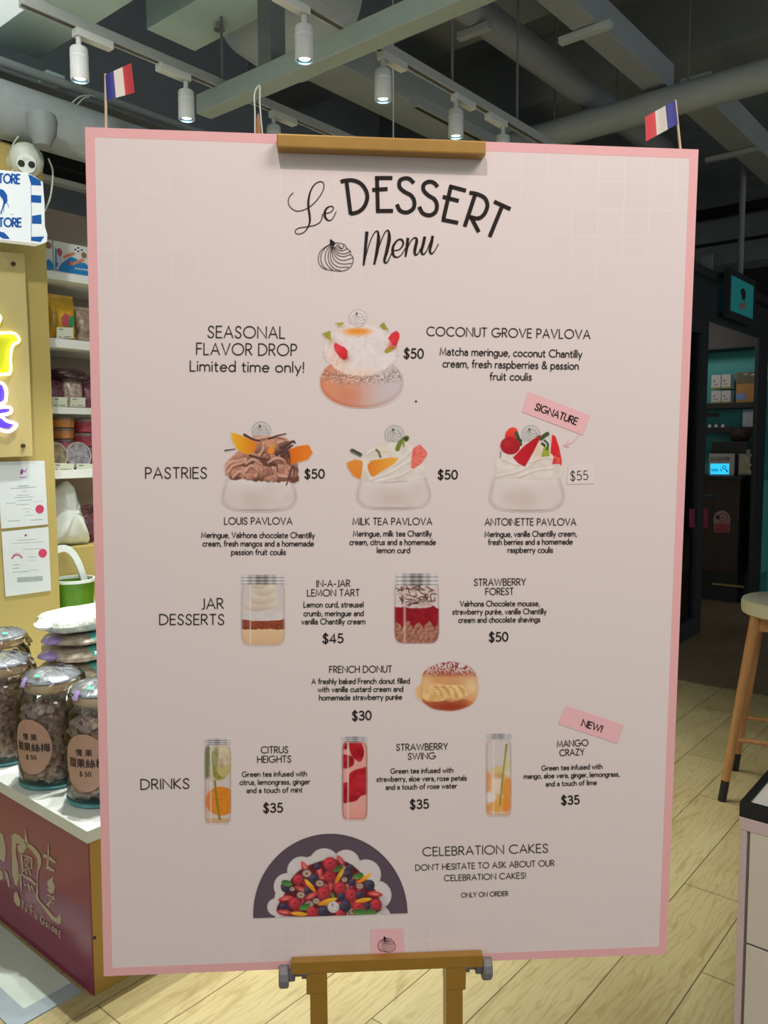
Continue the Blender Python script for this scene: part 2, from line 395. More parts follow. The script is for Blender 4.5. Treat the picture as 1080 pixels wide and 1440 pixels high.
# the piped-meringue emblem, in its own box of 280 x 254 units
EMB = [[(98, 2), (98, 37), (58, 62), (18, 97), (2, 147), (10, 197), (43, 232), (88, 244), (173, 254), (228, 242), (268, 207), (280, 162), (273, 137), (258, 122), (258, 97), (228, 72), (213, 47), (183, 34), (143, 30), (123, 22), (98, 2)],
 [(98, 42), (60, 67), (26, 117), (23, 172), (43, 217), (68, 237)], [(103, 47), (73, 82), (56, 132), (61, 182), (88, 222), (118, 245)],
 [(106, 52), (88, 92), (80, 142), (93, 192), (128, 232), (183, 252)], [(110, 57), (100, 102), (100, 152), (123, 197), (168, 222), (223, 222), (245, 222)],
 [(114, 57), (110, 102), (123, 152), (158, 187), (208, 197), (268, 192)], [(118, 57), (121, 102), (143, 142), (183, 167), (228, 164), (276, 147)],
 [(123, 62), (138, 107), (168, 132), (208, 137), (258, 120)], [(128, 64), (148, 97), (178, 114), (218, 114), (255, 97)],
 [(133, 57), (153, 80), (178, 92), (208, 87), (233, 74)], [(143, 47), (163, 67), (183, 74), (203, 67), (198, 47)], [(153, 42), (173, 57), (186, 84)]]
EMB_TIP = [(95, 0), (138, 37), (123, 57), (108, 50), (93, 40)]
def emblem(mb, x0, y0, w, h, lw, fn):
    T = lambda p: (x0+p[0]/280*w, y0+p[1]/254*h)
    for st in EMB: ribbon(mb, [T(p) for p in catmull(st, 5)], lw, fn)
    polyfill(mb, [T(p) for p in EMB_TIP], fn)
def pic_emblem(P, cx, cy, r, shade=(120, 112, 108), disc=(186, 178, 172), lw=.55):
    P.put(P.ell(cx, cy, r, r), disc); ringm = P.ell(cx, cy, r, r)*(1-P.ell(cx, cy, r-.9, r-.9)); P.tint(ringm*.8, shade)
    T = lambda p: (cx+(p[0]/280-.5)*r*1.45, cy+(p[1]/254-.5)*r*1.4)
    for st in EMB[:1]+EMB[2:9:2]: P.tint(P.line([T(p) for p in st], lw)*.85, (75, 66, 62))
    P.tint(P.poly([T(p) for p in EMB_TIP]), (45, 36, 34))

def pic_coconut():
    P = Pic(442, 432, 578, 578); T = lambda x, y: (440+x/7.714, 430+y/7.714); Tl = lambda l: [T(*p) for p in l]
    n1, n2, n3 = P.noise(3, 1), P.noise(1.6, 2), P.noise(8, 3)
    gx = np.clip((P.X-452)/112, 0, 1)
    m = P.ell(508.8, 537.5, 58.6, 36.3, 1, 1.2, 2.15)
    P.put2(m, (203, 134, 98), (186, 172, 166), np.clip(gx*1.35-.12+.18*(n3-.5), 0, 1))
    P.tint(.75*P.gauss(489, 556, 17, 15), (193, 112, 74)); P.tint(.5*P.gauss(462, 530, 9, 12), (196, 128, 92)); P.tint(.45*P.gauss(545, 545, 14, 14), (188, 172, 176))
    P.tint(.6*(P.ell(508.8, 537.5, 58.6, 36.3)-P.ell(508.8, 536, 56, 33.6, 0, 3)).clip(0, 1)*(1-gx*.6), (170, 96, 62))
    band = np.clip(1-np.abs(P.Y-529-7*(1-((P.X-508)/60)**2)+4)/13, 0, 1)
    P.tint(band*(n2 > .55)*.8, (118, 96, 80)); P.tint(band*(n2 < .3)*.6, (212, 196, 184)); P.tint(band*(n1 > .62)*.35, (140, 108, 84))
    rad = np.hypot((P.X-507)/51, (P.Y-492)/36.5)
    m = np.clip((1-rad+.1*(n2-.5)+.05*(n1-.5))*22+.3, 0, 1)
    P.put2(m, (211, 200, 193), (202, 189, 181), np.clip(n3*1.1, 0, 1))
    P.tint(m*.65*P.gauss(470, 511, 13, 11), (218, 164, 126)); P.tint(m*.6*P.gauss(505, 525, 22, 5), (219, 176, 142)); P.tint(m*.4*(n1 > .6), (216, 207, 200))
    P.tint(.9*P.ell(502, 467, 19.5, 5.6, 0, 5), (226, 152, 62)); P.tint(.9*P.ell(503, 465.5, 15, 3.6, 0, 3), (214, 132, 40)); P.tint((n2 > .6)*P.gauss(500, 474, 9, 2)*.7, (190, 130, 80))
    for q, c in (([(100, 300), (190, 268), (200, 385), (130, 345)], (150, 140, 42)), ([(245, 185), (335, 178), (325, 210), (280, 228)], (160, 150, 60)), ([(720, 215), (770, 175), (820, 265), (760, 262)], (140, 134, 48)), ([(770, 500), (790, 465), (850, 428), (905, 455), (850, 495), (800, 522)], (150, 140, 42))):
        P.put(P.poly(Tl(q), 1.4), c); xs = Tl(q); P.tint(.5*P.gauss(xs[2][0], xs[2][1], 4, 4), (176, 140, 40))
    for q in ([(235, 400), (260, 405), (290, 425), (345, 450), (380, 490), (375, 570), (340, 592), (290, 560), (240, 490), (226, 440)], [(815, 350), (850, 300), (905, 268), (940, 300), (940, 350), (905, 440), (860, 425)]):
        P.put(P.poly(Tl(q), 1.2), (199, 44, 50)); a = Tl(q); P.tint(.5*P.gauss(a[0][0]+4, a[0][1]+8, 3, 6, 30), (224, 70, 76)); P.tint(.6*P.gauss(a[5][0]-2, a[5][1], 5, 4), (150, 26, 34))
    pic_emblem(P, 503.5, 447.5, 12.6, disc=(206, 194, 187)); return P

def meringue(P, cx, cy, rx, ry, e=2.6):
    pts = [(-.80, -1.02), (-.93, -.55), (-1., .05), (-.97, .48), (-.78, .84), (-.4, .98), (0, 1.), (.4, .98), (.78, .84), (.97, .45), (1., .0), (.92, -.6), (.78, -1.02), (0, -1.08)]
    pts = [(cx+a*rx, cy+b*ry) for a, b in pts]; m = P.spline_poly(pts, 1.3); n = P.noise(14, 5)
    P.put2(m, (192, 176, 166), (203, 190, 181), np.clip(.3+.8*n, 0, 1)); inn = P.spline_poly([(cx+(a-cx)*.93, cy+(b-cy)*.9) for a, b in pts], 6)
    P.tint((m-inn).clip(0, 1)*.75, (170, 153, 143)); P.tint(.6*P.gauss(cx-rx*.1, cy+ry*.3, rx*.4, ry*.5), (186, 162, 148)); P.tint(.5*P.gauss(cx-rx*.1, cy-ry*.75, rx*.6, ry*.2), (210, 199, 190))
    P.tint(P.ell(cx, cy+ry-1.6, rx*.66, 1.5, 0, 1.5)*.7, (156, 136, 126)); return m

def pic_louis():
    P = Pic(306, 590, 446, 722); T = lambda x, y: (300+x/7.2, 585+y/7.2); Tl = lambda l: [T(*p) for p in l]
    pic_emblem(P, 367.5, 606.3, 13.7)
    meringue(P, 364.5, 695.5, 53, 23.8)
    blobs = [(335, 657, 20, 17), (356, 663, 19, 14), (380, 660, 20, 17), (402, 660, 18, 16), (347, 642, 22, 13), (372, 640, 24, 15), (397, 640, 17, 14), (368, 625, 22, 13), (388, 626, 20, 12), (410, 668, 9, 13), (330, 667, 13, 7), (355, 671, 20, 5), (395, 672, 22, 6)]
    n = P.noise(4, 8)
    for i, (x, y, a, b) in enumerate(blobs):
        m = P.ell(x, y, a, b, (i*47) % 60-30, 1.5, 2, 2*(n-.5)); t = np.clip((P.X-x)/(2.2*a)+(P.Y-y)/(1.7*b)+.45+.5*(n-.5), 0, 1)
        P.put2(m, (186, 132, 108), (100, 60, 45), np.clip(t*1.1, 0, 1))
    for q in ([(130, 520), (170, 470), (260, 450), (330, 430)], [(150, 560), (200, 500), (300, 470), (330, 450)], [(320, 560), (380, 500), (440, 560), (430, 610)], [(330, 480), (400, 440), (480, 490), (500, 540)], [(470, 390), (510, 320), (505, 270)], [(560, 470), (620, 430), (700, 440), (760, 540)], [(600, 520), (650, 600), (740, 610)], [(650, 270), (740, 240), (780, 270)], [(430, 230), (520, 210), (640, 200), (720, 220)], [(200, 620), (260, 560), (310, 600)]):
        P.tint(P.line(Tl(q), 3.2, 2)*.8, (205, 158, 134)); P.tint(P.line([(a+1.5, b+3) for a, b in Tl(q)], 2.4, 2)*.65, (98, 58, 44))
    P.put2(P.poly(Tl([(175, 165), (240, 180), (330, 215), (440, 270), (430, 340), (380, 390), (330, 385), (240, 340), (195, 260)]), 1), (224, 158, 34), (200, 112, 20), np.clip((P.X-328)/32, 0, 1))
    P.put2(P.poly(Tl([(745, 350), (850, 305), (965, 290), (1008, 375), (960, 440), (850, 475), (770, 490)]), 1), (200, 96, 20), (214, 116, 26), np.clip((P.X-405)/30, 0, 1))
    P.tint(P.ell(381, 634, 5, 4.5), (218, 124, 40)); P.tint(P.gauss(383, 627, 4, 3)*.8, (206, 150, 70))
    for q, w in (([(315, 190), (400, 235), (470, 250)], 4), ([(560, 230), (650, 200), (735, 180)], 3), ([(120, 350), (220, 335)], 2.4), ([(690, 320), (800, 260), (825, 270)], 5), ([(640, 390), (740, 330), (800, 300)], 5), ([(700, 400), (750, 360), (770, 420)], 6), ([(745, 340), (775, 440), (775, 500)], 2.6), ([(800, 510), (770, 600), (740, 700)], 3.2), ([(570, 480), (640, 500), (650, 560)], 3), ([(370, 400), (480, 430), (560, 440)], 3.5), ([(820, 520), (815, 600)], 3)):
        P.put(P.line(Tl(q), (w, w*.6)), (70, 44, 38)); P.tint(P.line([(a, b-1) for a, b in Tl(q)], w*.3)*.5, (128, 92, 80))
    return P

def cream(P, pts, seed, warm=(209, 198, 186)):
    m = P.spline_poly(pts, 1.4); n = P.noise(9, seed); P.put2(m, warm, (196, 184, 168), np.clip(n*1.2-.1, 0, 1)); edge = m*(1-np.clip(m, 0, 1)); P.tint(edge*2, (186, 172, 160)); return m
def pic_milk():
    P = Pic(482, 594, 614, 722); T = lambda x, y: (475+x/7.448, 590+y/7.448); Tl = lambda l: [T(*p) for p in l]
    meringue(P, 553.6, 693, 52.5, 23.6)
    pic_emblem(P, 554.8, 611.5, 13.8)
    m = cream(P, Tl([(240, 640), (260, 520), (240, 420), (270, 340), (350, 300), (420, 250), (560, 240), (720, 240), (790, 290), (830, 380), (900, 470), (925, 560), (880, 620), (700, 650), (480, 665)]), 21)
    for q in ([(340, 640), (560, 560), (760, 440)], [(430, 655), (640, 600), (800, 520)], [(380, 560), (600, 480), (780, 330)], [(300, 380), (380, 330), (520, 340)]):
        P.tint(m*P.line(Tl(q), 2.2, 2.5)*.6, (180, 160, 148)); P.tint(m*P.line([(a, b-2.4) for a, b in Tl(q)], 2.2, 2.5)*.6, (224, 213, 204))
    P.tint(m*P.line(Tl([(480, 662), (600, 655), (720, 650)]), 1.5, 2)*.7, (150, 120, 110)); P.tint(m*.5*P.gauss(*T(470, 320), 12, 6), (202, 188, 160))
    P.put2(P.poly(Tl([(95, 450), (180, 415), (255, 430), (265, 460), (240, 630), (160, 590), (100, 500)]), 1), (212, 132, 48), (206, 118, 36), np.clip((P.Y-645)/28, 0, 1))
    P.put2(P.poly(Tl([(310, 475), (350, 430), (560, 395), (635, 405), (600, 460), (480, 530), (380, 600), (345, 590), (315, 520)]), 1), (206, 120, 34), (226, 158, 58), np.clip((P.X-520)/40, 0, 1))
    P.put2(P.poly(Tl([(785, 300), (860, 260), (935, 340), (930, 380), (880, 460), (800, 515), (765, 510), (768, 430)]), 1), (206, 84, 72), (222, 118, 104), P.noise(2.2, 4)); P.tint(P.line(Tl([(865, 262), (935, 340), (928, 385)]), 1.6), (196, 44, 46))
    for q in ([(150, 325), (235, 370)], ): P.put(P.line(Tl(q), 6, sm=False), (88, 92, 66)); P.tint(P.line(Tl([(160, 320), (235, 358)]), 2, sm=False), (54, 54, 44))
    P.put(P.line(Tl([(405, 318), (430, 345), (445, 390)]), 3.6), (112, 104, 78))
    P.put(P.line(Tl([(625, 310), (650, 250), (690, 210), (725, 190)]), 6.5), (104, 116, 42)); P.put(P.ell(*T(712, 205), 4, 3.4), (66, 64, 44)); P.tint(P.line(Tl([(690, 280), (690, 220)]), 3), (132, 138, 60)); return P

def pic_antoinette():
    P = Pic(680, 594, 802, 722); T = lambda x, y: (675+x/6.171, 590+y/6.171); Tl = lambda l: [T(*p) for p in l]
    meringue(P, 741, 694.5, 53.2, 25.3)
    pic_emblem(P, 746.5, 611, 13.2)
    m = cream(P, Tl([(150, 505), (135, 450), (150, 420), (130, 375), (185, 300), (260, 280), (360, 200), (480, 190), (600, 230), (640, 330), (710, 400), (715, 450), (660, 515), (400, 520), (300, 500)]), 23)
    for q in ([(150, 500), (330, 460), (440, 400), (520, 330)], [(340, 505), (480, 450), (640, 430)], [(200, 350), (330, 400), (430, 340)], [(430, 380), (560, 340), (650, 350)]):
        P.tint(m*P.line(Tl(q), 2, 2.4)*.65, (178, 158, 140)); P.tint(m*P.line([(a, b-2.4) for a, b in Tl(q)], 2.2, 2.5)*.6, (222, 212, 200))
    P.tint(m*P.line(Tl([(330, 505), (400, 490)]), 1.4)*.7, (190, 130, 118)); P.tint(m*P.gauss(*T(500, 270), 6, 8)*.6, (206, 170, 130))
    P.put2(P.ell(*T(275, 135), 9, 11.5, 25), (216, 66, 48), (196, 34, 36), np.clip((P.Y-602)/16, 0, 1))
    P.put(P.line(Tl([(315, 120), (335, 170), (350, 215)]), 5.5), (62, 74, 44)); P.put(P.line(Tl([(330, 165), (352, 185)]), 5), (52, 70, 42))
    n = P.noise(2, 6); P.put2(P.ell(*T(262, 228), 14, 12.4, 10), (172, 26, 34), (146, 18, 28), n)
    P.tint(.4*P.gauss(*T(235, 205), 4, 3), (200, 60, 64))
    P.put(P.line(Tl([(180, 280), (176, 335)]), 1.2), (70, 56, 46))
    P.put2(P.poly(Tl([(520, 128), (530, 150), (460, 290), (390, 412), (330, 380), (285, 330), (380, 230)]), 1), (184, 26, 36), (164, 18, 28), np.clip((P.X-722)/40, 0, 1))
    P.put2(P.poly(Tl([(625, 128), (655, 145), (685, 230), (712, 360), (705, 405), (690, 385), (625, 388), (640, 320), (610, 290)]), 1), (206, 34, 38), (188, 28, 34), np.clip((P.Y-612)/40, 0, 1)); P.tint(.6*P.gauss(*T(670, 345), 5, 5)*(n > .5), (226, 110, 90))
    P.put(P.line(Tl([(530, 165), (560, 140), (585, 125)]), 6), (62, 74, 40)); P.put(P.poly(Tl([(555, 230), (600, 240), (605, 320), (530, 325)])), (140, 152, 44)); P.put(P.line(Tl([(560, 180), (590, 215), (580, 260)]), 3), (60, 78, 36)); P.put(P.line(Tl([(540, 210), (560, 225)]), 4), (70, 60, 40)); return P

def jar_frame(P, x0, x1, y0, y1, lidh):
    # printed metal screw lid and glass walls
    m = P.poly([(x0, y0), (x1, y0), (x1, y0+lidh), (x0, y0+lidh)]); t = np.abs(((P.X-x0)/(x1-x0))*2-.95)
    P.put2(m, (98, 92, 90), (196, 188, 182), np.clip(t*1.1+.25*np.sin(P.X*.55), 0, 1))
    for k in (.28, .62, .92): P.tint(m*np.clip(1-np.abs(P.Y-y0-lidh*k)/1.0, 0, 1)*.7, (90, 84, 82))
    for k in (.12, .45, .78): P.tint(m*np.clip(1-np.abs(P.Y-y0-lidh*k)/1.2, 0, 1)*.55, (212, 206, 200))
def pic_lemon():
    P = Pic(334, 803, 408, 913); T = lambda x, y: (320+x/3.375, 795+y/3.375)
    g = P.ell(370, 862, 30.6, 45.5, 0, 1.2, 7); P.put(g, (190, 178, 170))
    n = P.noise(3, 9)
    P.put2(g*(P.Y > 872-1.2*np.sin(P.X*.5)), (206, 172, 130), (196, 160, 122), np.clip((P.Y-886)/20, 0, 1))
    P.put2(g*(P.Y > 873+3*(n-.5)-2.5*((P.X-370)/30)**2)*(P.Y < 885+2*(n-.5)), (146, 72, 44), (112, 52, 34), n)
    P.put2(g*(P.Y > 858)*(P.Y < 873-2.5*((P.X-370)/30)**2), (200, 190, 182), (186, 176, 168), P.noise(8, 3))
    for i, (x, y, a, b) in enumerate(((368, 850, 23, 9), (370, 840, 20, 10), (372, 829, 16, 9), (366, 821, 13, 7))):
        m = P.ell(x, y, a, b, -8, 2); P.put2(m, (205, 190, 168), (180, 160, 140), np.clip((P.Y-y+b*.4)/b*.7+.3*(P.noise(3, 20+i)-.3), 0, 1))
    for q in ((398, 262), (420, 290)): pass
    P.tint(g*np.clip(1-np.abs(P.X-352)/1.6, 0, 1)*.55, (216, 206, 198)); P.tint((g-P.ell(370, 862, 28.6, 44, 0, 1.5, 7)).clip(0, 1)*.6, (160, 146, 138))
    jar_frame(P, 339, 400.5, 808.5, 823, 13.5); return P
def pic_forest():
    P = Pic(550, 800, 624, 910)
    g = P.ell(586, 858.5, 31.3, 45.8, 0, 1.2, 7); n = P.noise(2.4, 9); n2 = P.noise(5, 4)
    P.put(g, (196, 182, 174))
    P.put2(g*(P.Y > 851+4*np.abs(np.sin(P.X*.16))+3*(n2-.5)), (146, 18, 30), (120, 12, 24), n2)
    z = P.Y-884+9*np.abs(np.sin(P.X*.21+.6))*(.6+.8*n2)
    P.put2(g*np.clip(z/2+.5, 0, 1), (170, 118, 96), (130, 76, 58), np.clip(n*1.2-.1+.25*np.sin(P.X*.8+P.Y*.5), 0, 1))
    rr = np.random.RandomState(3)
    P.put2(P.ell(586, 838, 27, 17, 0, 2, 3)*g, (206, 190, 182), (170, 140, 128), n2)
    for k in range(46):
        x = 561+rr.rand()*52; y = 823+rr.rand()*28; a = rr.rand()*3.1; l = 3+rr.rand()*5
        P.tint(P.line([(x-l*math.cos(a), y-l*.5*math.sin(a)), (x+l*math.cos(a), y+l*.5*math.sin(a))], 1.6, .8, False), (66+rr.rand()*40, 40+rr.rand()*26, 38+rr.rand()*20))
    P.tint(g*np.clip(1-np.abs(P.X-569)/2.4, 0, 1)*.5, (224, 190, 184)); P.tint((g-P.ell(586, 858.5, 29.5, 44.5, 0, 1.5, 7)).clip(0, 1)*.5, (130, 90, 84))
    jar_frame(P, 556.5, 616.5, 806.5, 823, 17); return P
def pic_donut():
    P = Pic(582, 924, 678, 1004); T = lambda x, y: (570+x/9, 920+y/9); Tl = lambda l: [T(*p) for p in l]
    n = P.noise(1.5, 3); n2 = P.noise(6, 7)
    P.put(P.ell(*T(210, 480), 9, 11, 0, 2), (208, 166, 112))
    m = P.spline_poly(Tl([(205, 340), (230, 230), (330, 150), (500, 100), (620, 95), (760, 125), (870, 210), (915, 330), (925, 460), (880, 590), (790, 665), (640, 712), (500, 715), (350, 690), (240, 620), (200, 560), (190, 440)]), 1.2)
    P.put2(m, (196, 140, 92), (172, 92, 56), np.clip((P.Y-T(0, 250)[1])/40, 0, 1)*0+np.clip((T(0, 300)[1]-P.Y)/14, 0, 1))
    P.tint(m*np.clip((T(0, 300)[1]-P.Y)/6, 0, 1)*.8, (150, 66, 42)); P.tint(m*P.gauss(*T(840, 420), 9, 10)*.8, (222, 188, 142)); P.tint(m*P.gauss(*T(260, 380), 7, 9)*.8, (216, 172, 118))
    low = np.clip((P.Y-T(0, 575)[1]-2*np.sin(P.X*.2))/2.5, 0, 1); P.tint(m*low*.95, (166, 82, 46)); P.tint(m*P.gauss(*T(560, 665), 20, 5)*.9, (138, 48, 30)); P.tint(m*P.gauss(*T(850, 580), 6, 7)*.5, (206, 140, 90))
    cr = P.spline_poly(Tl([(320, 385), (420, 370), (560, 390), (700, 385), (770, 420), (800, 500), (740, 540), (650, 575), (560, 560), (470, 590), (380, 600), (250, 570), (210, 520), (240, 450)]), 1.6)
    P.put2(cr, (226, 182, 122), (204, 150, 90), n2)
    for k in range(9): P.tint(cr*P.line(Tl([(330+k*48, 400+(k % 2)*15), (380+k*48, 450), (420+k*46, 520+(k % 3)*15)]), 1.5, 2)*.7, ((168, 104, 54) if k % 2 else (236, 204, 150)))
    for k in range(6): P.tint(cr*P.line(Tl([(330, 410+k*32), (430, 420+k*34), (560, 430+k*28)]), 1.0, 1.6)*.55, (180, 118, 66))
    top = np.clip((T(0, 265)[1]-P.Y)/12, 0, 1); P.tint(m*top*(n > .46)*.9, (206, 194, 190)); P.tint(m*np.clip((T(0, 300)[1]-P.Y)/10, 0, 1)*(n > .68)*.7, (204, 186, 178)); P.tint(m*top*(n < .3)*.7, (118, 50, 44)); return P

def glass_drink(x0, x1, y0, y1, lid, liquid):
    P = Pic(x0-3, y0-3, x1+3, y1+3, .5); cx, cy = (x0+x1)/2, (y0+y1)/2
    g = P.ell(cx, cy+lid/2, (x1-x0)/2, (y1-y0-lid)/2, 0, 1, 9); P.put(g, liquid); return P, g, P.ell(cx, cy+lid/2, (x1-x0)/2-2, (y1-y0-lid)/2-1, 0, 1.5, 9)
def finish_drink(P, g, inn, x0, x1, y0, lid, sx):
    P.tint((g-inn).clip(0, 1)*.6, (150, 132, 124)); P.tint(g*np.clip(1-np.abs(P.X-sx)/1.7, 0, 1)*.5, (220, 206, 196)); jar_frame(P, x0-.5, x1+.5, y0, y0+lid, lid)
def pic_citrus():
    P, g, inn = glass_drink(287.6, 325, 1038.5, 1157.5, 9, (190, 174, 166)); T = lambda x, y: (280+x/10.667, 1030+y/10.667); Tl = lambda l: [T(*p) for p in l]; n = P.noise(4, 2)
    P.put2(g*P.ell(*T(110, 430), 8, 25, 0, 2), (92, 96, 60), (124, 126, 82), np.clip((P.X-288)/10, 0, 1))
    P.put2(g*P.ell(*T(300, 600), 11, 11, 0, 2), (108, 112, 36), (150, 140, 72), n); P.put(g*P.ell(*T(370, 540), 10, 12, 0, 2), (172, 158, 96))
    P.put2(g*P.ell(*T(345, 350), 13, 16, 0, 2.5), (196, 178, 148), (168, 144, 112), np.clip((P.Y-1055)/22, 0, 1)*n*1.4)
    P.put2(g*P.ell(*T(220, 460), 5.5, 24, 10, 2), (120, 120, 70), (160, 150, 110), n)
    P.put2(g*P.ell(*T(330, 1030), 22, 20.5, 0, 1.4), (206, 124, 34), (188, 112, 34), n); P.tint(g*P.gauss(*T(130, 1040), 4, 12)*.7, (196, 112, 60)); P.put(g*np.clip((P.Y-1149.5)/2, 0, 1), (186, 150, 112))
    P.put(g*P.line(Tl([(170, 250), (225, 640), (260, 980), (310, 1300)]), 3.2), (134, 112, 34)); P.tint(g*P.line(Tl([(170, 260), (200, 640), (230, 700)]), 3)*.7, (186, 178, 150))
    finish_drink(P, g, inn, 287.6, 324, 1039, 8.5, 296.5); return P
def pic_straw():
    P, g, inn = glass_drink(480.8, 516.8, 1035.3, 1152.8, 8, (208, 148, 134)); T = lambda x, y: (470+x/10.667, 1025+y/10.667); Tl = lambda l: [T(*p) for p in l]; n = P.noise(6, 2)
    for q in ([(225, 190), (380, 190), (435, 270), (448, 380), (400, 490), (330, 470), (250, 380)], [(115, 200), (190, 200), (190, 300), (120, 300)], [(115, 400), (200, 390), (290, 430), (290, 540), (200, 590), (115, 580)], [(225, 680), (300, 620), (400, 590), (500, 600), (510, 940), (400, 1010), (330, 1080), (210, 1105), (120, 1095), (120, 840), (170, 800), (215, 800)]):
        P.put2(g*P.spline_poly(Tl(q), 1.6), (176, 28, 38), (138, 14, 26), np.clip(n*1.3-.15, 0, 1))
    P.tint(g*np.clip((P.Y-1130)/24, 0, 1)*.6, (204, 128, 112)); P.tint(g*P.gauss(*T(420, 820), 7, 9)*.6, (186, 46, 54)); P.tint((g-inn).clip(0, 1)*.7, (150, 60, 66))
    finish_drink(P, g, inn, 480.8, 516.8, 1035.3, 7.8, 489.5); return P
def pic_mango():
    P, g, inn = glass_drink(683.5, 719.3, 1031.5, 1147, 8, (193, 178, 170)); T = lambda x, y: (672+x/10.667, 1020+y/10.667); Tl = lambda l: [T(*p) for p in l]; n = P.noise(4, 2)
    P.put2(g*np.clip((P.Y-1081)/8, 0, 1)*.85, (206, 188, 164), (206, 172, 140), np.clip((P.Y-1090)/50, 0, 1))
    for x, y, a, b, c in ((150, 850, 6, 15, (206, 130, 46)), (440, 950, 8, 17, (208, 132, 44)), (420, 1190, 7, 11, (214, 124, 40)), (280, 1170, 10, 13, (206, 148, 66)), (150, 1250, 5, 7, (206, 138, 74)), (300, 680, 9, 7, (196, 170, 110)), (310, 760, 9, 4, (186, 140, 64)), (440, 580, 6, 9, (196, 180, 132))):
        P.put(g*P.ell(*T(x, y), a, b, 0, 3)*.95, c)
    P.put(g*P.ell(*T(190, 1080), 8, 7, 0, 3)*.9, (212, 196, 188)); P.tint(g*P.gauss(*T(250, 880), 5, 9)*.6, (222, 196, 170)); P.put(g*np.clip((P.Y-1144)/2, 0, 1)*.7, (186, 140, 112))
    P.put(g*P.line(Tl([(430, 290), (400, 560), (365, 850), (330, 1200)]), (3, 2.2)), (132, 128, 60)); P.tint(g*P.line(Tl([(445, 380), (420, 470), (390, 740)]), 2)*.6, (172, 168, 100))
    finish_drink(P, g, inn, 685, 719.3, 1031.5, 7.5, 694); return P

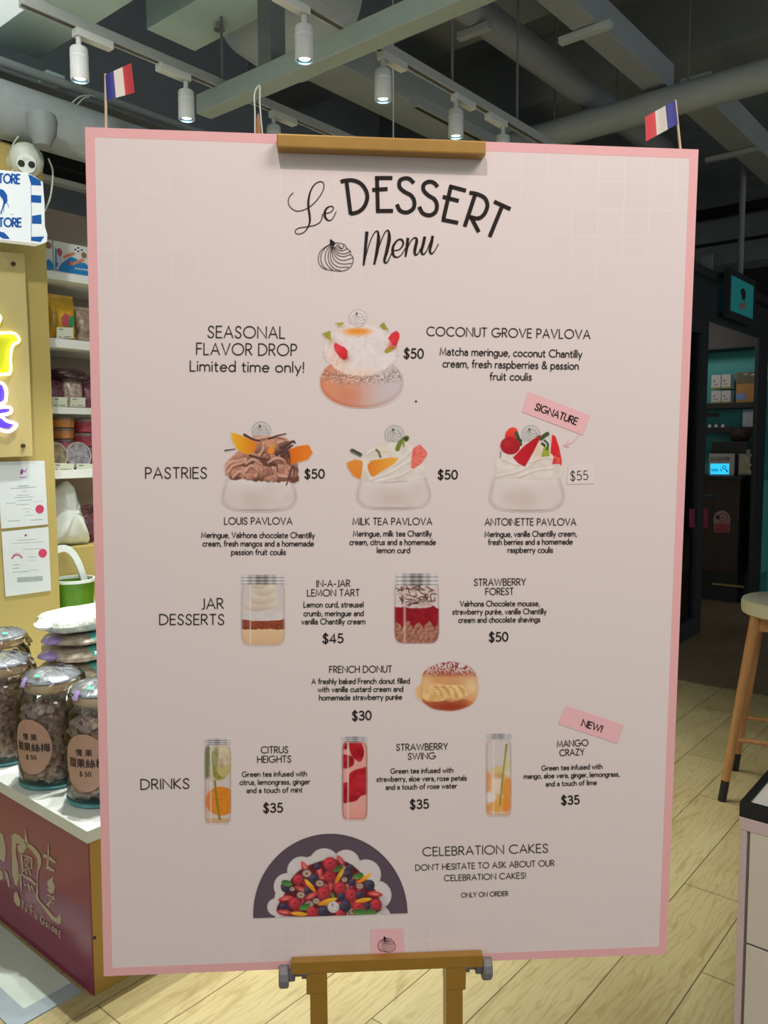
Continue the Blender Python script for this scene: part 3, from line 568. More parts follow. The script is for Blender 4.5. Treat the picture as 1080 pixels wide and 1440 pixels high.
def pic_cake():
    P = Pic(352, 1168, 578, 1294, .65); T = lambda x, y: (340+x/4.154, 1160+y/4.154); Tl = lambda l: [T(*p) for p in l]
    half = np.clip((P.X*.0-P.Y+ (1291.5-(P.X-356)*.0324))/.8+.5, 0, 1)
    m = P.ell(464.6, 1286, 108.6, 113.5, 0, 1)*half; P.put(m, (84, 70, 78)); P.tint((m-P.ell(464.6, 1286, 107.2, 112, 0, 1)).clip(0, 1)*.8, (66, 54, 60))
    for q, r in (((200, 480), 51), ((265, 360), 78), ((350, 270), 85), ((482, 225), 88), ((610, 225), 80), ((725, 290), 88), ((790, 410), 84), ((800, 540), 70), ((480, 420), 250), ((300, 440), 110), ((650, 420), 150), ((340, 500), 150), ((640, 500), 150)):
        P.put(half*P.ell(*T(*q), r/4.154, r/4.154), (196, 184, 178))
    for q, r in (((265, 360), 78), ((350, 270), 85), ((482, 225), 88), ((610, 225), 80), ((725, 290), 88), ((790, 410), 84)):
        e = P.ell(*T(*q), r/4.154, r/4.154, 0, 1)-P.ell(*T(*q), r/4.154-1, r/4.154-1, 0, 1); P.tint(half*e.clip(0, 1)*P.gauss(464, 1290, 90, 95)*.35, (160, 146, 142))
    rr = np.random.RandomState(5)
    pile = P.spline_poly(Tl([(215, 520), (250, 400), (300, 300), (380, 240), (520, 200), (640, 230), (740, 330), (800, 420), (790, 515), (500, 540)]), 2)*half; P.put2(pile, (112, 30, 36), (60, 24, 32), P.noise(4, 3))
    def rasp(x, y, r):
        c = T(x, y); k = r/4.154; mm = P.ell(*c, k, k, 0, 1)*half; P.tint(P.gauss(c[0]+k*.3, c[1]+k*.5, k*.9, k*.8)*.6, (70, 22, 30)); P.put2(mm, (206, 50, 60), (118, 14, 28), np.clip(np.hypot(P.X-c[0]+k*.25, P.Y-c[1]+k*.3)/k, 0, 1)); P.tint(mm*(.5+.5*np.sin(P.X*2.3)*np.sin(P.Y*2.3))*.35, (228, 100, 104)); P.tint(P.ell(c[0], c[1]-k*.1, k*.28, k*.2)*.6*mm, (110, 14, 26))
    def blue(x, y, r, c2=(52, 44, 58)):
        c = T(x, y); k = r/4.154; mm = P.ell(*c, k, k)*half; P.put2(mm, (84, 78, 96), c2, np.clip(np.hypot(P.X-c[0]+k*.3, P.Y-c[1]+k*.4)/k, 0, 1)); P.tint(mm*P.ell(*c, k*.4, k*.3)*.5, (36, 30, 40))
    def halfb(x, y, r): c = T(x, y); k = r/4.154; P.put(P.ell(*c, k, k*.85)*half, (92, 62, 66)); P.put(P.ell(*c, k*.75, k*.62)*half, (172, 146, 122)); P.tint(P.ell(*c, k*.25, k*.2)*half, (110, 80, 70))
    def leaf(x, y, a, l=32): c = T(x, y); mm = P.ell(*c, l/4.154, l*.55/4.154, a)*half; P.put2(mm, (52, 92, 44), (92, 134, 62), np.clip((P.Y-c[1])/8+.5, 0, 1))
    def mango(x, y, a, l=48): c = T(x, y); P.put2(P.ell(*c, l/4.154, l*.25/4.154, a)*half, (224, 166, 44), (206, 128, 30), np.clip((P.Y-c[1])/6+.5, 0, 1))
    def strawb(x, y, a, l=44): c = T(x, y); P.tint(P.gauss(c[0]+1, c[1]+3, l*.6/4.154, l*.3/4.154, a)*.5, (70, 22, 28)); P.put2(P.ell(*c, l/4.154, l*.42/4.154, a, 1, 1.6)*half, (206, 78, 70), (150, 30, 38), np.clip((P.Y-c[1])/7+.5, 0, 1)); P.tint(P.ell(*c, l*.5/4.154, l*.15/4.154, a)*half*.5, (226, 150, 136))
    for k in range(26): [rasp, strawb, blue, halfb][k % 4](*((rr.randint(250, 780), rr.randint(330, 520), rr.randint(28, 38)) if k % 4 != 1 else (rr.randint(250, 780), rr.randint(330, 520), rr.randint(0, 180))))
    for a in ((255, 432, -10), (250, 512, 8), (370, 250, 60), (455, 280, 80), (580, 215, 60), (518, 360, 90), (400, 420, -30), (780, 405, 5), (600, 470, 20), (690, 490, -10), (480, 310, 0), (350, 380, 30)): strawb(*a)
    for a in ((330, 320, 32), (516, 228, 40), (515, 300, 36), (310, 460, 36), (480, 400, 42), (575, 370, 38), (640, 410, 36), (785, 465, 34), (410, 510, 34), (680, 480, 32), (575, 520, 28)): rasp(*a)
    for a in ((442, 244, 20), (420, 318, 32), (633, 252, 22), (615, 295, 34), (645, 338, 22), (745, 352, 32), (690, 410, 24), (243, 477, 22), (385, 384, 22), (605, 475, 34), (735, 475, 20), (480, 508, 36), (580, 420, 24)): blue(*a)
    for a in ((380, 284, 32), (455, 342, 28), (345, 410, 28), (600, 320, 20), (592, 250, 18), (690, 358, 24), (435, 445, 24), (295, 375, 18)): halfb(*a)
    for a in ((400, 355, 50), (570, 300, -60), (720, 310, -35), (500, 448, -18, 58), (710, 440, -10), (335, 520, 5)): mango(*a)
    for a in ((262, 340, 15), (560, 255, -25), (680, 298, -20), (368, 480, -15), (690, 512, 5, 40), (755, 510, 10), (530, 410, 60, 18)): leaf(*a)
    rasp(516, 228, 40); pic_emblem(P, *T(535, 480), 8.2, disc=(208, 198, 192), lw=.5); return P

# ------------------------------------------------------------------ the menu board
M_paper = mat('menu_paper', tuple(PAPER), .5, var=.006, scale=3, spec=.3)
def _tiles():
    # the pale wall-tile print that fades in at the top and along the foot of the sheet
    nt = M_paper.node_tree; b = nt.nodes['Principled BSDF']; base = b.inputs['Base Color'].links[0].from_socket
    tc = nt.nodes.new('ShaderNodeTexCoord'); br = nt.nodes.new('ShaderNodeTexBrick'); sw = nt.nodes.new('ShaderNodeSeparateXYZ'); cb = nt.nodes.new('ShaderNodeCombineXYZ')
    nt.links.new(tc.outputs['Object'], sw.inputs[0]); nt.links.new(sw.outputs[0], cb.inputs[0]); nt.links.new(sw.outputs[2], cb.inputs[1]); nt.links.new(cb.outputs[0], br.inputs['Vector'])
    br.offset = 0; br.inputs['Scale'].default_value = 1; br.inputs['Brick Width'].default_value = .026; br.inputs['Row Height'].default_value = .026; br.inputs['Mortar Size'].default_value = .0007
    br.inputs['Color1'].default_value = (.995, .995, 1, 1); br.inputs['Color2'].default_value = (.965, .965, .975, 1); br.inputs['Mortar'].default_value = (1.03, 1.03, 1.03, 1)
    nz = nt.nodes.new('ShaderNodeTexNoise'); nz.inputs['Scale'].default_value = 5; nt.links.new(tc.outputs['Object'], nz.inputs['Vector'])
    r1 = nt.nodes.new('ShaderNodeMapRange'); r1.inputs[1].default_value = .66; r1.inputs[2].default_value = .72; nt.links.new(sw.outputs[2], r1.inputs[0])
    r2 = nt.nodes.new('ShaderNodeMapRange'); r2.inputs[1].default_value = .075; r2.inputs[2].default_value = .03; nt.links.new(sw.outputs[2], r2.inputs[0])
    ad = nt.nodes.new('ShaderNodeMath'); ad.operation = 'ADD'; ad.use_clamp = True; nt.links.new(r1.outputs[0], ad.inputs[0]); nt.links.new(r2.outputs[0], ad.inputs[1])
    rr = nt.nodes.new('ShaderNodeMapRange'); rr.inputs[1].default_value = .42; rr.inputs[2].default_value = .6; nt.links.new(nz.outputs['Fac'], rr.inputs[0])
    mu = nt.nodes.new('ShaderNodeMath'); mu.operation = 'MULTIPLY'; nt.links.new(ad.outputs[0], mu.inputs[0]); nt.links.new(rr.outputs[0], mu.inputs[1])
    mx = nt.nodes.new('ShaderNodeMix'); mx.data_type = 'RGBA'; mx.blend_type = 'MULTIPLY'; nt.links.new(mu.outputs[0], mx.inputs['Factor']); nt.links.new(base, mx.inputs['A']); nt.links.new(br.outputs['Color'], mx.inputs['B'])
    nt.links.new(mx.outputs['Result'], b.inputs['Base Color'])
_tiles()
M_pink = mat('menu_pink', tuple(alb((209, 156, 152))), .5, var=.01, spec=.3)
M_edge = mat('foam_board_edge', (.62, .54, .5), .7)
M_ink = mat('menu_ink', (.018, .010, .008), .6, var=.02, spec=.2)
M_tagpink = mat('tag_pink', tuple(alb((214, 165, 163))), .5, var=.01, spec=.3)
board = thing('menu_board', 'large white dessert menu board with pink border held by a gold easel', 'sign', M=BM)
MB().box(0, BW, .0, .005, 0, BH).build('panel', [M_paper], board, keep=True)
b = MB(); w = .0088; e = .0001
for x0, x1, z0, z1 in ((0, BW, BH-w, BH), (0, BW, 0, w), (0, w, w, BH-w), (BW-w, BW, w, BH-w)): b.box(x0, x1, -e, .0, z0, z1)
b.build('pink_border', [M_pink], board, keep=True)
def txt(name, lines, mt=None, n=.0006):
    b = MB()
    for l in lines: tline(b, *l, bfn(n))
    return b.build(name, [mt or M_ink], board)
F3 = bfn(.0006)
b = MB(); Q = lambda l, n=7: [(400+x/9, 240+y/9) for x, y in catmull(l, n)]
def taper(k, prof): return list(np.interp(np.linspace(0, 1, k), np.linspace(0, 1, len(prof)), prof))
q = Q([(112, 278), (70, 320), (48, 385), (75, 460), (150, 508), (230, 500), (310, 462), (390, 395), (465, 295), (500, 215), (490, 150), (445, 138), (380, 175), (330, 260), (305, 370), (305, 470), (318, 560), (322, 640), (300, 710), (250, 775), (190, 800), (145, 790), (140, 755), (180, 725), (260, 712), (380, 690), (450, 650), (475, 600), (484, 545)])
ribbon(b, q, taper(len(q), [1.1, 1.1, 1.1, 1.1, 1.1, 1.1, 1.2, 1.2, 1.2, 1.2, 1.2, 1.3, 1.5, 2, 2.8, 3, 3, 2.6, 1.8, 1.2, 1.1, 1.1, 1.1, 1.1, 1.1, 1.2, 1.3, 1.3, 1.2]), F3)
q = Q([(520, 540), (580, 525), (620, 485), (612, 455), (580, 450), (535, 475), (510, 530), (518, 590), (560, 630), (610, 605), (655, 518)]); ribbon(b, q, taper(len(q), [1.1, 1.1, 1.2, 1.3, 1.4, 2.4, 3.6, 3.2, 1.6, 1.2, 1.1]), F3)
Q2 = lambda l, n=7: [(440+x/5.684, 310+y/5.684) for x, y in catmull(l, n)]
for l, pr in (([(432, 88), (420, 220), (405, 360)], [3.6, 3.2, 2]), ([(408, 355), (435, 240), (465, 150), (495, 95), (515, 85), (525, 100)], [1, 1, 1.1, 1.2, 1.6, 2]), ([(522, 95), (525, 150), (512, 250), (490, 352)], [2.2, 3.8, 3.6, 2.2]), ([(490, 350), (520, 240), (555, 140), (580, 90), (600, 78), (610, 95)], [1, 1, 1.1, 1.2, 1.6, 2.2]), ([(608, 88), (610, 150), (590, 250), (572, 315), (580, 338), (600, 325), (630, 260)], [2.4, 4, 3.6, 2.8, 2, 1.3, 1]),
              ([(640, 240), (690, 232), (722, 190), (712, 155), (680, 155), (645, 200), (638, 250), (650, 285), (680, 292), (710, 270), (740, 220)], [1, 1.2, 2, 2.2, 1.6, 2.6, 3.2, 2.4, 1.2, 1, 1]), ([(760, 138), (752, 210), (740, 290)], [3.2, 3.2, 2]), ([(742, 280), (765, 200), (795, 150), (822, 138), (830, 165), (815, 235), (818, 272), (840, 265), (865, 215)], [1, 1, 1.2, 1.8, 3.2, 3.4, 2.4, 1.2, 1]), ([(895, 128), (882, 190), (868, 250), (885, 270), (910, 240), (935, 180), (958, 122)], [3.2, 3.2, 2.8, 1.8, 1, 1, 1.4]), ([(958, 122), (948, 180), (935, 240), (950, 265), (975, 240), (1005, 185)], [3, 3.2, 2.8, 1.8, 1, 1])):
    q = Q2(l); ribbon(b, q, [w*1.25 for w in taper(len(q), pr)], F3)
Q3 = lambda l: [(470+x/4.154, 240+y/4.154) for x, y in l]
for l, sm in (([(72, 65), (96, 255)], 0), ([(38, 66), (60, 58), (110, 56), (155, 75), (185, 115), (193, 160), (175, 210), (140, 240), (95, 252)], 1), ([(250, 42), (255, 234)], 0), ([(238, 42), (340, 42)], 0), ([(222, 112), (312, 106)], 0), ([(244, 235), (344, 234)], 0),
              ([(466, 72), (440, 48), (412, 44), (384, 58), (382, 95), (410, 122), (450, 145), (468, 180), (462, 220), (425, 243), (385, 232), (366, 196)], 1), ([(605, 94), (582, 70), (552, 64), (524, 80), (522, 112), (548, 142), (585, 166), (600, 200), (592, 240), (558, 260), (518, 248), (496, 210)], 1),
              ([(682, 90), (638, 282)], 0), ([(672, 90), (770, 116)], 0), ([(634, 152), (728, 176)], 0), ([(628, 285), (724, 304)], 0), ([(824, 138), (762, 326)], 0), ([(790, 128), (835, 136), (880, 160), (895, 205), (875, 255), (840, 278), (788, 268)], 1), ([(800, 272), (845, 358)], 0), ([(934, 180), (1030, 224)], 0), ([(982, 205), (908, 386)], 0)):
    ribbon(b, Q3(catmull(l, 6) if sm else l), 5.5, F3)
b.build('title_lettering', [M_ink], board)
b = MB(); emblem(b, 447.4, 336, 49.5, 45.2, .85, F3); b.build('meringue_emblem', [M_ink], board)
txt('section_heading', [('SEASONAL', 292.5, 474.5, 400.5, 475.5, 16, 1.5), ('FLAVOR DROP', 276.5, 498.3, 417, 500, 16, 1.5), ('Limited time only!', 267.5, 521.5, 427, 523.5, 14.3, 1.55)])
txt('item_name', [('COCONUT GROVE PAVLOVA', 600.3, 471.8, 829.8, 476.3, 12.3, 1.35)])
txt('item_description', [('Matcha meringue, coconut Chantilly', 618.9, 499, 818.3, 502.8, 10.2, 1.35), ('cream, fresh raspberries & passion', 623, 516, 813.3, 519.4, 10.2, 1.35), ('fruit coulis', 689, 534.2, 747.5, 534.7, 10.2, 1.35)])
txt('section_heading', [('PASTRIES', 204.8, 672.6, 290.7, 672.3, 15, 1.5)])
txt('item_name', [('LOUIS PAVLOVA', 315.7, 737.2, 410.7, 737.2, 9.4, 1.15)])
txt('item_description', [('Meringue, Valrhona chocolate Chantilly', 283.4, 756, 442.4, 756.3, 7.6, 1.12), ('cream, fresh mangos and a homemade', 285.3, 768, 441, 768, 7.6, 1.12), ('passion fruit coulis', 325.6, 780, 401.6, 780, 7.6, 1.12)])
txt('item_name', [('MILK TEA PAVLOVA', 496.3, 737.8, 607.4, 737.8, 9.4, 1.15)])
txt('item_description', [('Meringue, milk tea Chantilly', 497, 754, 607, 754, 7.6, 1.12), ('cream, citrus and a homemade', 491.9, 766, 612.6, 766, 7.6, 1.12), ('lemon curd', 530.4, 777.4, 576.3, 777.4, 7.6, 1.12)])
txt('item_name', [('ANTOINETTE PAVLOVA', 682.2, 738.5, 810, 738.5, 9.4, 1.15)])
txt('item_description', [('Meringue, vanilla Chantilly cream,', 682, 754.8, 810.7, 754, 7.6, 1.12), ('fresh berries and a homemade', 686.7, 766, 805, 765.2, 7.6, 1.12), ('raspberry coulis', 714.4, 777, 777.4, 777, 7.6, 1.12)])
txt('section_heading', [('JAR', 283.4, 856.2, 314, 855.5, 14.2, 1.5), ('DESSERTS', 224.6, 878.2, 315, 878.2, 14.2, 1.5)])
txt('item_name', [('IN-A-JAR', 445.6, 825.3, 492.2, 824.6, 9.2, 1.15), ('LEMON TART', 432.4, 838.2, 505.4, 837.9, 9.2, 1.15)])
txt('item_description', [('Lemon curd, streusel', 427.3, 853.9, 511, 853.6, 7.4, 1.12), ('crumb, meringue and', 427.3, 866.2, 511, 866, 7.4, 1.12), ('vanilla Chantilly cream', 424.2, 877.7, 513.3, 877.4, 7.4, 1.12)])
txt('item_name', [('STRAWBERRY', 667, 823.4, 739.5, 822.7, 9.2, 1.15), ('FOREST', 683.2, 836.4, 722, 836, 9.2, 1.15)])
txt('item_description', [('Valrhona Chocolate mousse,', 647.3, 852.6, 758.5, 852, 7.4, 1.12), ('strawberry purée, vanilla Chantilly', 636.7, 863.9, 768.3, 863.2, 7.4, 1.12), ('cream and chocolate shavings', 645.2, 875.5, 759.5, 874.5, 7.4, 1.12)])
txt('item_name', [('FRENCH DONUT', 463.6, 945.9, 550.9, 945.2, 9, 1.15)])
txt('item_description', [('A freshly baked French donut filled', 438.6, 961.7, 575.9, 961, 7.2, 1.1), ('with vanilla custard cream and', 447.4, 973, 566.7, 972.3, 7.2, 1.1), ('homemade strawberry purée', 449.2, 984.6, 565, 983.5, 7.2, 1.1)])
txt('section_heading', [('DRINKS', 198.3, 1110, 266, 1108.6, 13.8, 1.5)])
txt('item_name', [('CITRUS', 367.3, 1059, 405, 1058.7, 9, 1.15), ('HEIGHTS', 362.3, 1072.3, 409.3, 1071.7, 9, 1.15)])
txt('item_description', [('Green tea infused with', 340.7, 1092.3, 431.3, 1091.3, 7, 1.05), ('citrus, lemongrass, ginger', 337.3, 1103.6, 435.7, 1102.5, 7, 1.05), ('and a touch of mint', 347.3, 1115, 425, 1114, 7, 1.05)])
txt('item_name', [('STRAWBERRY', 557.7, 1055.3, 629.8, 1053.9, 8.8, 1.15), ('SWING', 574.2, 1068, 612.5, 1066.9, 8.8, 1.15)])
txt('item_description', [('Green tea infused with', 549.6, 1087.7, 637.2, 1086.3, 6.8, 1.05), ('strawberry, aloe vera, rose petals', 529.9, 1099.1, 656.2, 1097.3, 6.8, 1.05), ('and a touch of rose water', 542.9, 1110.5, 642.5, 1108.2, 6.8, 1.05)])
txt('item_name', [('MANGO', 783.9, 1050.4, 827.2, 1048.5, 8.6, 1.15), ('CRAZY', 787.4, 1063, 821.9, 1061.3, 8.6, 1.15)])
txt('item_description', [('Green tea infused with', 762, 1083.5, 846.9, 1081, 6.6, 1.05), ('mango, aloe vera, ginger, lemongrass,', 737, 1095, 870.8, 1091.6, 6.6, 1.05), ('and a touch of lime', 768, 1105.8, 839.1, 1103.5, 6.6, 1.05)])
txt('item_name', [('CELEBRATION CAKES', 594.9, 1203.7, 770.6, 1198.6, 11.8, 1.25)])
txt('item_description', [("DON'T HESITATE TO ASK ABOUT OUR", 584.8, 1224.2, 779.5, 1217.6, 8, 1.0), ('CELEBRATION CAKES!', 625, 1238.9, 739.3, 1235, 8, 1.0), ('ONLY ON ORDER', 649, 1262, 714.5, 1259.6, 6.3, .9)])
for t, x0, y0, x1, y1, h in (('$50', 568.5, 503, 595, 503.5, 12.6), ('$50', 429, 672.4, 456, 672, 11.8), ('$50', 616.3, 673.3, 643, 673.3, 11.8), ('$45', 454.4, 904, 482.4, 903.4, 12), ('$50', 688.5, 902, 714.2, 901.2, 12), ('$30', 496, 1012.7, 522, 1011.8, 12), ('$35', 371, 1142.3, 397.3, 1141.7, 12), ('$35', 577.4, 1137.3, 602.7, 1136.2, 11.8), ('$35', 790.2, 1131.3, 814.5, 1130.2, 11.4)):
    txt('item_price', [(t, x0, y0, x1, y1, h, 1.95)])
b = MB(); b.prism([bp(*p, .0002) for p in ((799, 656), (835, 655), (835, 680), (797, 681))], BN*.0003)
pt = b.build('price_sticker', [mat('sticker_white', tuple(PAPER*1.03), .5, var=.01)], board); pt['label'] = 'white sticker with a handwritten price'
o = txt('handwriting', [('$55', 802.8, 675.6, 827, 674.2, 12.4, 1.0)], n=.0009); o.parent = pt
for q, t, ly in ([((743.3, 550.8), (830, 584.2), (819.7, 612), (733.6, 579.2)), ('SIGNATURE', 751.9, 576, 810, 597.4, 9.6, 1.6), 1], [((796.2, 992.3), (877.1, 1019.4), (868.4, 1045.8), (784.6, 1018)), ('NEW!', 817.6, 1020.3, 845.4, 1029.3, 8.8, 1.7), 0]):
    b = MB(); b.flat([bp(*p, .0004) for p in q]); tg = b.build('pink_banner', [M_tagpink], board); tg['label'] = 'pink slanted banner reading ' + t[0]
    o = txt('banner_lettering', [t], n=.0007); o.parent = tg
b = MB()
for l in ([(814, 611), (808, 619), (801, 624), (793, 626.5)], [(800, 619), (792.5, 626.8), (800.5, 628.6)]): ribbon(b, catmull(l, 5) if len(l) > 3 else l, 1.1, F3)
b.build('pink_arrow', [M_tagpink], board)
b = MB(); b.flat([bp(*p, .0004) for p in ((521.6, 1307), (567.2, 1305.6), (567.6, 1345), (522.2, 1346.5))]); lg = b.build('emblem_square', [M_tagpink], board); lg['label'] = 'pink square with a meringue emblem at the foot of the menu'
b = MB(); emblem(b, 531, 1316.5, 25.5, 22.5, .5, bfn(.0007)); o = b.build('meringue_emblem', [M_ink], board); o.parent = lg
b = MB(); b.lathe([(.0011, 0), (.0011, .0002), (0, .0002)], bp(585, 564.5, .0001), 8, BN); b.build('ink_speck', [M_ink], board)
for nm, fn, lb in (('pavlova_picture', pic_coconut, 'printed coconut pavlova with raspberries'), ('pavlova_picture', pic_louis, 'printed chocolate pavlova with mango wedges'), ('pavlova_picture', pic_milk, 'printed white pavlova with orange segments'), ('pavlova_picture', pic_antoinette, 'printed white pavlova with red berries'), ('jar_picture', pic_lemon, 'printed jar of layered lemon tart'), ('jar_picture', pic_forest, 'printed jar of red and chocolate layers'), ('donut_picture', pic_donut, 'printed sugared donut filled with cream'), ('drink_picture', pic_citrus, 'printed tall drink with orange and cucumber'), ('drink_picture', pic_straw, 'printed tall red strawberry drink'), ('drink_picture', pic_mango, 'printed tall clear drink with mango'), ('cake_picture', pic_cake, 'printed half cake heaped with berries on a dark disc')):
    o = fn().build(nm, board); o['label'] = lb

# ------------------------------------------------------------------ room shell
def wood_floor(name, c1, c2, groove, grain):
    m = bpy.data.materials.new(name); m.use_nodes = True; nt = m.node_tree; b = nt.nodes['Principled BSDF']; N = nt.nodes.new; K = nt.links.new
    tc = N('ShaderNodeTexCoord'); mp = N('ShaderNodeMapping'); mp.inputs['Rotation'].default_value = (0, 0, PI/2); mp.inputs['Location'].default_value = (.395, -.637+.1826*40, 0)
    sx = N('ShaderNodeSeparateXYZ'); K(tc.outputs['Object'], sx.inputs[0]); cb = N('ShaderNodeCombineXYZ')
    ay = N('ShaderNodeMath'); ay.operation = 'ADD'; ay.inputs[1].default_value = 10.30; K(sx.outputs[1], ay.inputs[0]); K(ay.outputs[0], cb.inputs[0])
    ax = N('ShaderNodeMath'); ax.operation = 'ADD'; ax.inputs[1].default_value = .637+.1818*40; K(sx.outputs[0], ax.inputs[0]); K(ax.outputs[0], cb.inputs[1])
    br = N('ShaderNodeTexBrick'); K(cb.outputs[0], br.inputs['Vector']); br.offset = .37; br.inputs['Scale'].default_value = 1; br.inputs['Brick Width'].default_value = 1.06; br.inputs['Row Height'].default_value = .1818
    br.inputs['Mortar Size'].default_value = .0016; br.inputs['Mortar Smooth'].default_value = .1; br.inputs['Color1'].default_value = c1+(1,); br.inputs['Color2'].default_value = c2+(1,); br.inputs['Mortar'].default_value = groove+(1,)
    def noise(scale, sc, det, dist=0.):
        p = N('ShaderNodeMapping'); p.inputs['Scale'].default_value = sc; K(tc.outputs['Object'], p.inputs['Vector']); n = N('ShaderNodeTexNoise'); n.inputs['Scale'].default_value = scale; n.inputs['Detail'].default_value = det; n.inputs['Distortion'].default_value = dist; K(p.outputs[0], n.inputs['Vector']); return n
    n1 = noise(9, (1, .22, 1), 6, 2.2); n2 = noise(60, (1, .12, 1), 3, .4); n3 = noise(2.2, (1, 1, 1), 2)
    wv = N('ShaderNodeTexWave'); wp = N('ShaderNodeMapping'); wp.inputs['Scale'].default_value = (1, .2, 1); K(tc.outputs['Object'], wp.inputs['Vector']); K(wp.outputs[0], wv.inputs['Vector']); wv.inputs['Scale'].default_value = 17; wv.inputs['Distortion'].default_value = 14; wv.inputs['Detail'].default_value = 3; wv.inputs['Detail Scale'].default_value = 1.3; wv.bands_direction = 'X'
    def mixm(a, fac, col, k0, k1):
        r = N('ShaderNodeMapRange'); r.inputs[1].default_value = k0; r.inputs[2].default_value = k1; r.inputs[4].default_value = grain; K(fac, r.inputs[0])
        x = N('ShaderNodeMix'); x.data_type = 'RGBA'; x.blend_type = 'MULTIPLY'; x.inputs['B'].default_value = col+(1,); K(r.outputs[0], x.inputs['Factor']); K(a, x.inputs['A']); return x.outputs['Result']
    c = mixm(br.outputs['Color'], wv.outputs['Fac'], (.86, .83, .76), .80, .97); c = mixm(c, n1.outputs['Fac'], (.80, .76, .68), .58, .68); c = mixm(c, n2.outputs['Fac'], (.84, .81, .74), .5, .72); c = mixm(c, n3.outputs['Fac'], (.88, .84, .78), .45, .62)
    K(c, b.inputs['Base Color']); b.inputs['Roughness'].default_value = .42; b.inputs['Specular IOR Level'].default_value = .4
    bu = N('ShaderNodeBump'); bu.inputs['Strength'].default_value = .25; bu.inputs['Distance'].default_value = .004; K(n1.outputs['Fac'], bu.inputs['Height']); K(bu.outputs[0], b.inputs['Normal']); return m
M_floor = wood_floor('oak_planks', (.52, .43, .225), (.46, .37, .18), (.13, .095, .05), .85)
M_slab = mat('ceiling_grey', (.28, .295, .29), .9, var=.12, scale=3)
M_grey = mat('duct_grey', (.36, .385, .385), .6, var=.06, scale=4)
M_lgrey = mat('duct_pale_grey', (.52, .56, .56), .6, var=.05, scale=4)
M_dgrey = mat('pipe_dark_grey', (.24, .25, .255), .6, var=.08, scale=6)
M_green = mat('panel_sage', (.60, .74, .71), .6, var=.03, scale=3)
M_white = mat('white_laminate', (.82, .84, .79), .35, var=.015, scale=4)
M_black = mat('black_metal', (.012, .012, .013), .45, var=.1)
M_yellow = mat('yellow_wall_paint', (.50, .385, .125), .6, var=.02, scale=2.5)
M_ochre = mat('ochre_paint', (.50, .30, .06), .55, var=.03, scale=4)
M_beige = mat('beige_back_wall', (.40, .31, .24), .7, var=.02, scale=3)
M_teal = mat('teal_paint', (.05, .34, .33), .55, var=.03)
struct(MB().box(-7, 4, -3, 12, -.05, 0).build('floor', [M_floor]))
struct(MB().box(-7, 4, -3, 12, 4.2, 4.3).build('ceiling', [M_slab]))
struct(MB().box(-7, -4.4, 1.69, 12, 0, 4.2).build('wall_left', [mat('grey_upper_wall', (.50, .52, .56), .8, var=.04, scale=2)]))
struct(MB().box(-7, 4, 11.9, 12, 0, 4.2).build('wall_back', [mat('dark_back_wall', (.05, .05, .05), .8)]))
WX = -3.2
wt = atX(0, 198, WX).z
struct(MB().box(-3.6, WX, -1.5, 1.69, 0, wt).build('wall_front', [M_yellow]))
struct(MB().box(-3.72, -3.66, 1.69, 4.6, 0, atX(95, 299, -3.66).z).build('wall_shelf', [M_beige]))

# ------------------------------------------------------------------ ceiling services
def box_thing(name, label, cat, args, m, bev=.004, group=None):
    return tag(MB().box(*args, bev=bev).build(name, [m]), label, cat, group)
def pipe_thing(name, label, cat, pts, r, m, group=None, n=20):
    return tag(MB().tube(pts, r, n).build(name, [m], smooth=True), label, cat, group)
c = atz(55, 84, 3.0)
box_thing('ceiling_panel', 'sage green flat panel high above the first track, top left corner', 'panel', (c.x, c.x+3.4, -1.2, c.y, 3.0, 3.18), M_green)
c2 = atz(200, 39, 3.05); c3 = atz(258, 14, 3.05)
box_thing('ceiling_panel', 'second sage panel beyond a dark gap, left of the sprinkler', 'panel', (c2.x, c2.x+3, c2.y+.02, c2.y+.26, 3.05, 3.2), M_green)
M_led = mat('lit_white_panel', (.8, .82, .82), .6, var=.01, emit=(.86, 1, 1), estr=.5)
e = atz(0, 39, 2.92)
box_thing('light_panel', 'bright white lit ceiling panel in the top left corner', 'ceiling light', (e.x-.6, e.x+1.6, -.8, e.y, 2.92, 2.96), M_led)
MS = mat('sprinkler_chrome', (.45, .42, .40), .3, metal=.7)
p = atz(308, 14, 3.1); s = thing('sprinkler', 'round fire sprinkler head with a hanging nozzle, left of the grey drum', 'sprinkler', p)
MB().lathe([(0, 0), (.05, 0), (.052, -.012), (.035, -.02), (0, -.02)], p).build('escutcheon', [MS], s, True)
MB().tube([p, p+Vector((0, 0, -.07))], .012, 10).lathe([(.022, -.07), (.022, -.078), (0, -.078)], p, 16).build('nozzle', [MS], s, True)
MB().tube([p+Vector((0, 0, .0)), p+Vector((0, 0, 1.1))], .012, 8).build('drop_pipe', [M_dgrey], s, True)
p = atz(385, 90, 3.1); dx = .40
b = MB(); pr = [(0, .0), (.15, .01), (.26, .05), (.32, .12), (.335, .24), (.335, .40), (.30, .42), (0, .42)]
pc = atz(402, -14, 3.38); b.lathe(pr, (pc.x, pc.y-.25, 3.38), 48, (0, 1, 0)); tag(b.build('round_duct', [M_lgrey], smooth=True), 'large pale grey round drum with a domed end behind the beam post', 'duct')
r0_, r1_ = atz(434, 114, 3.26).x, atz(540, 122, 3.26).x
box_thing('air_duct', 'pale grey rectangular duct running from the drum down towards the gold clamp', 'duct', (r0_, r1_, pc.y+.18, 7.5, 3.26, 3.5), M_lgrey)
k0 = atz(583, 150, 3.0)
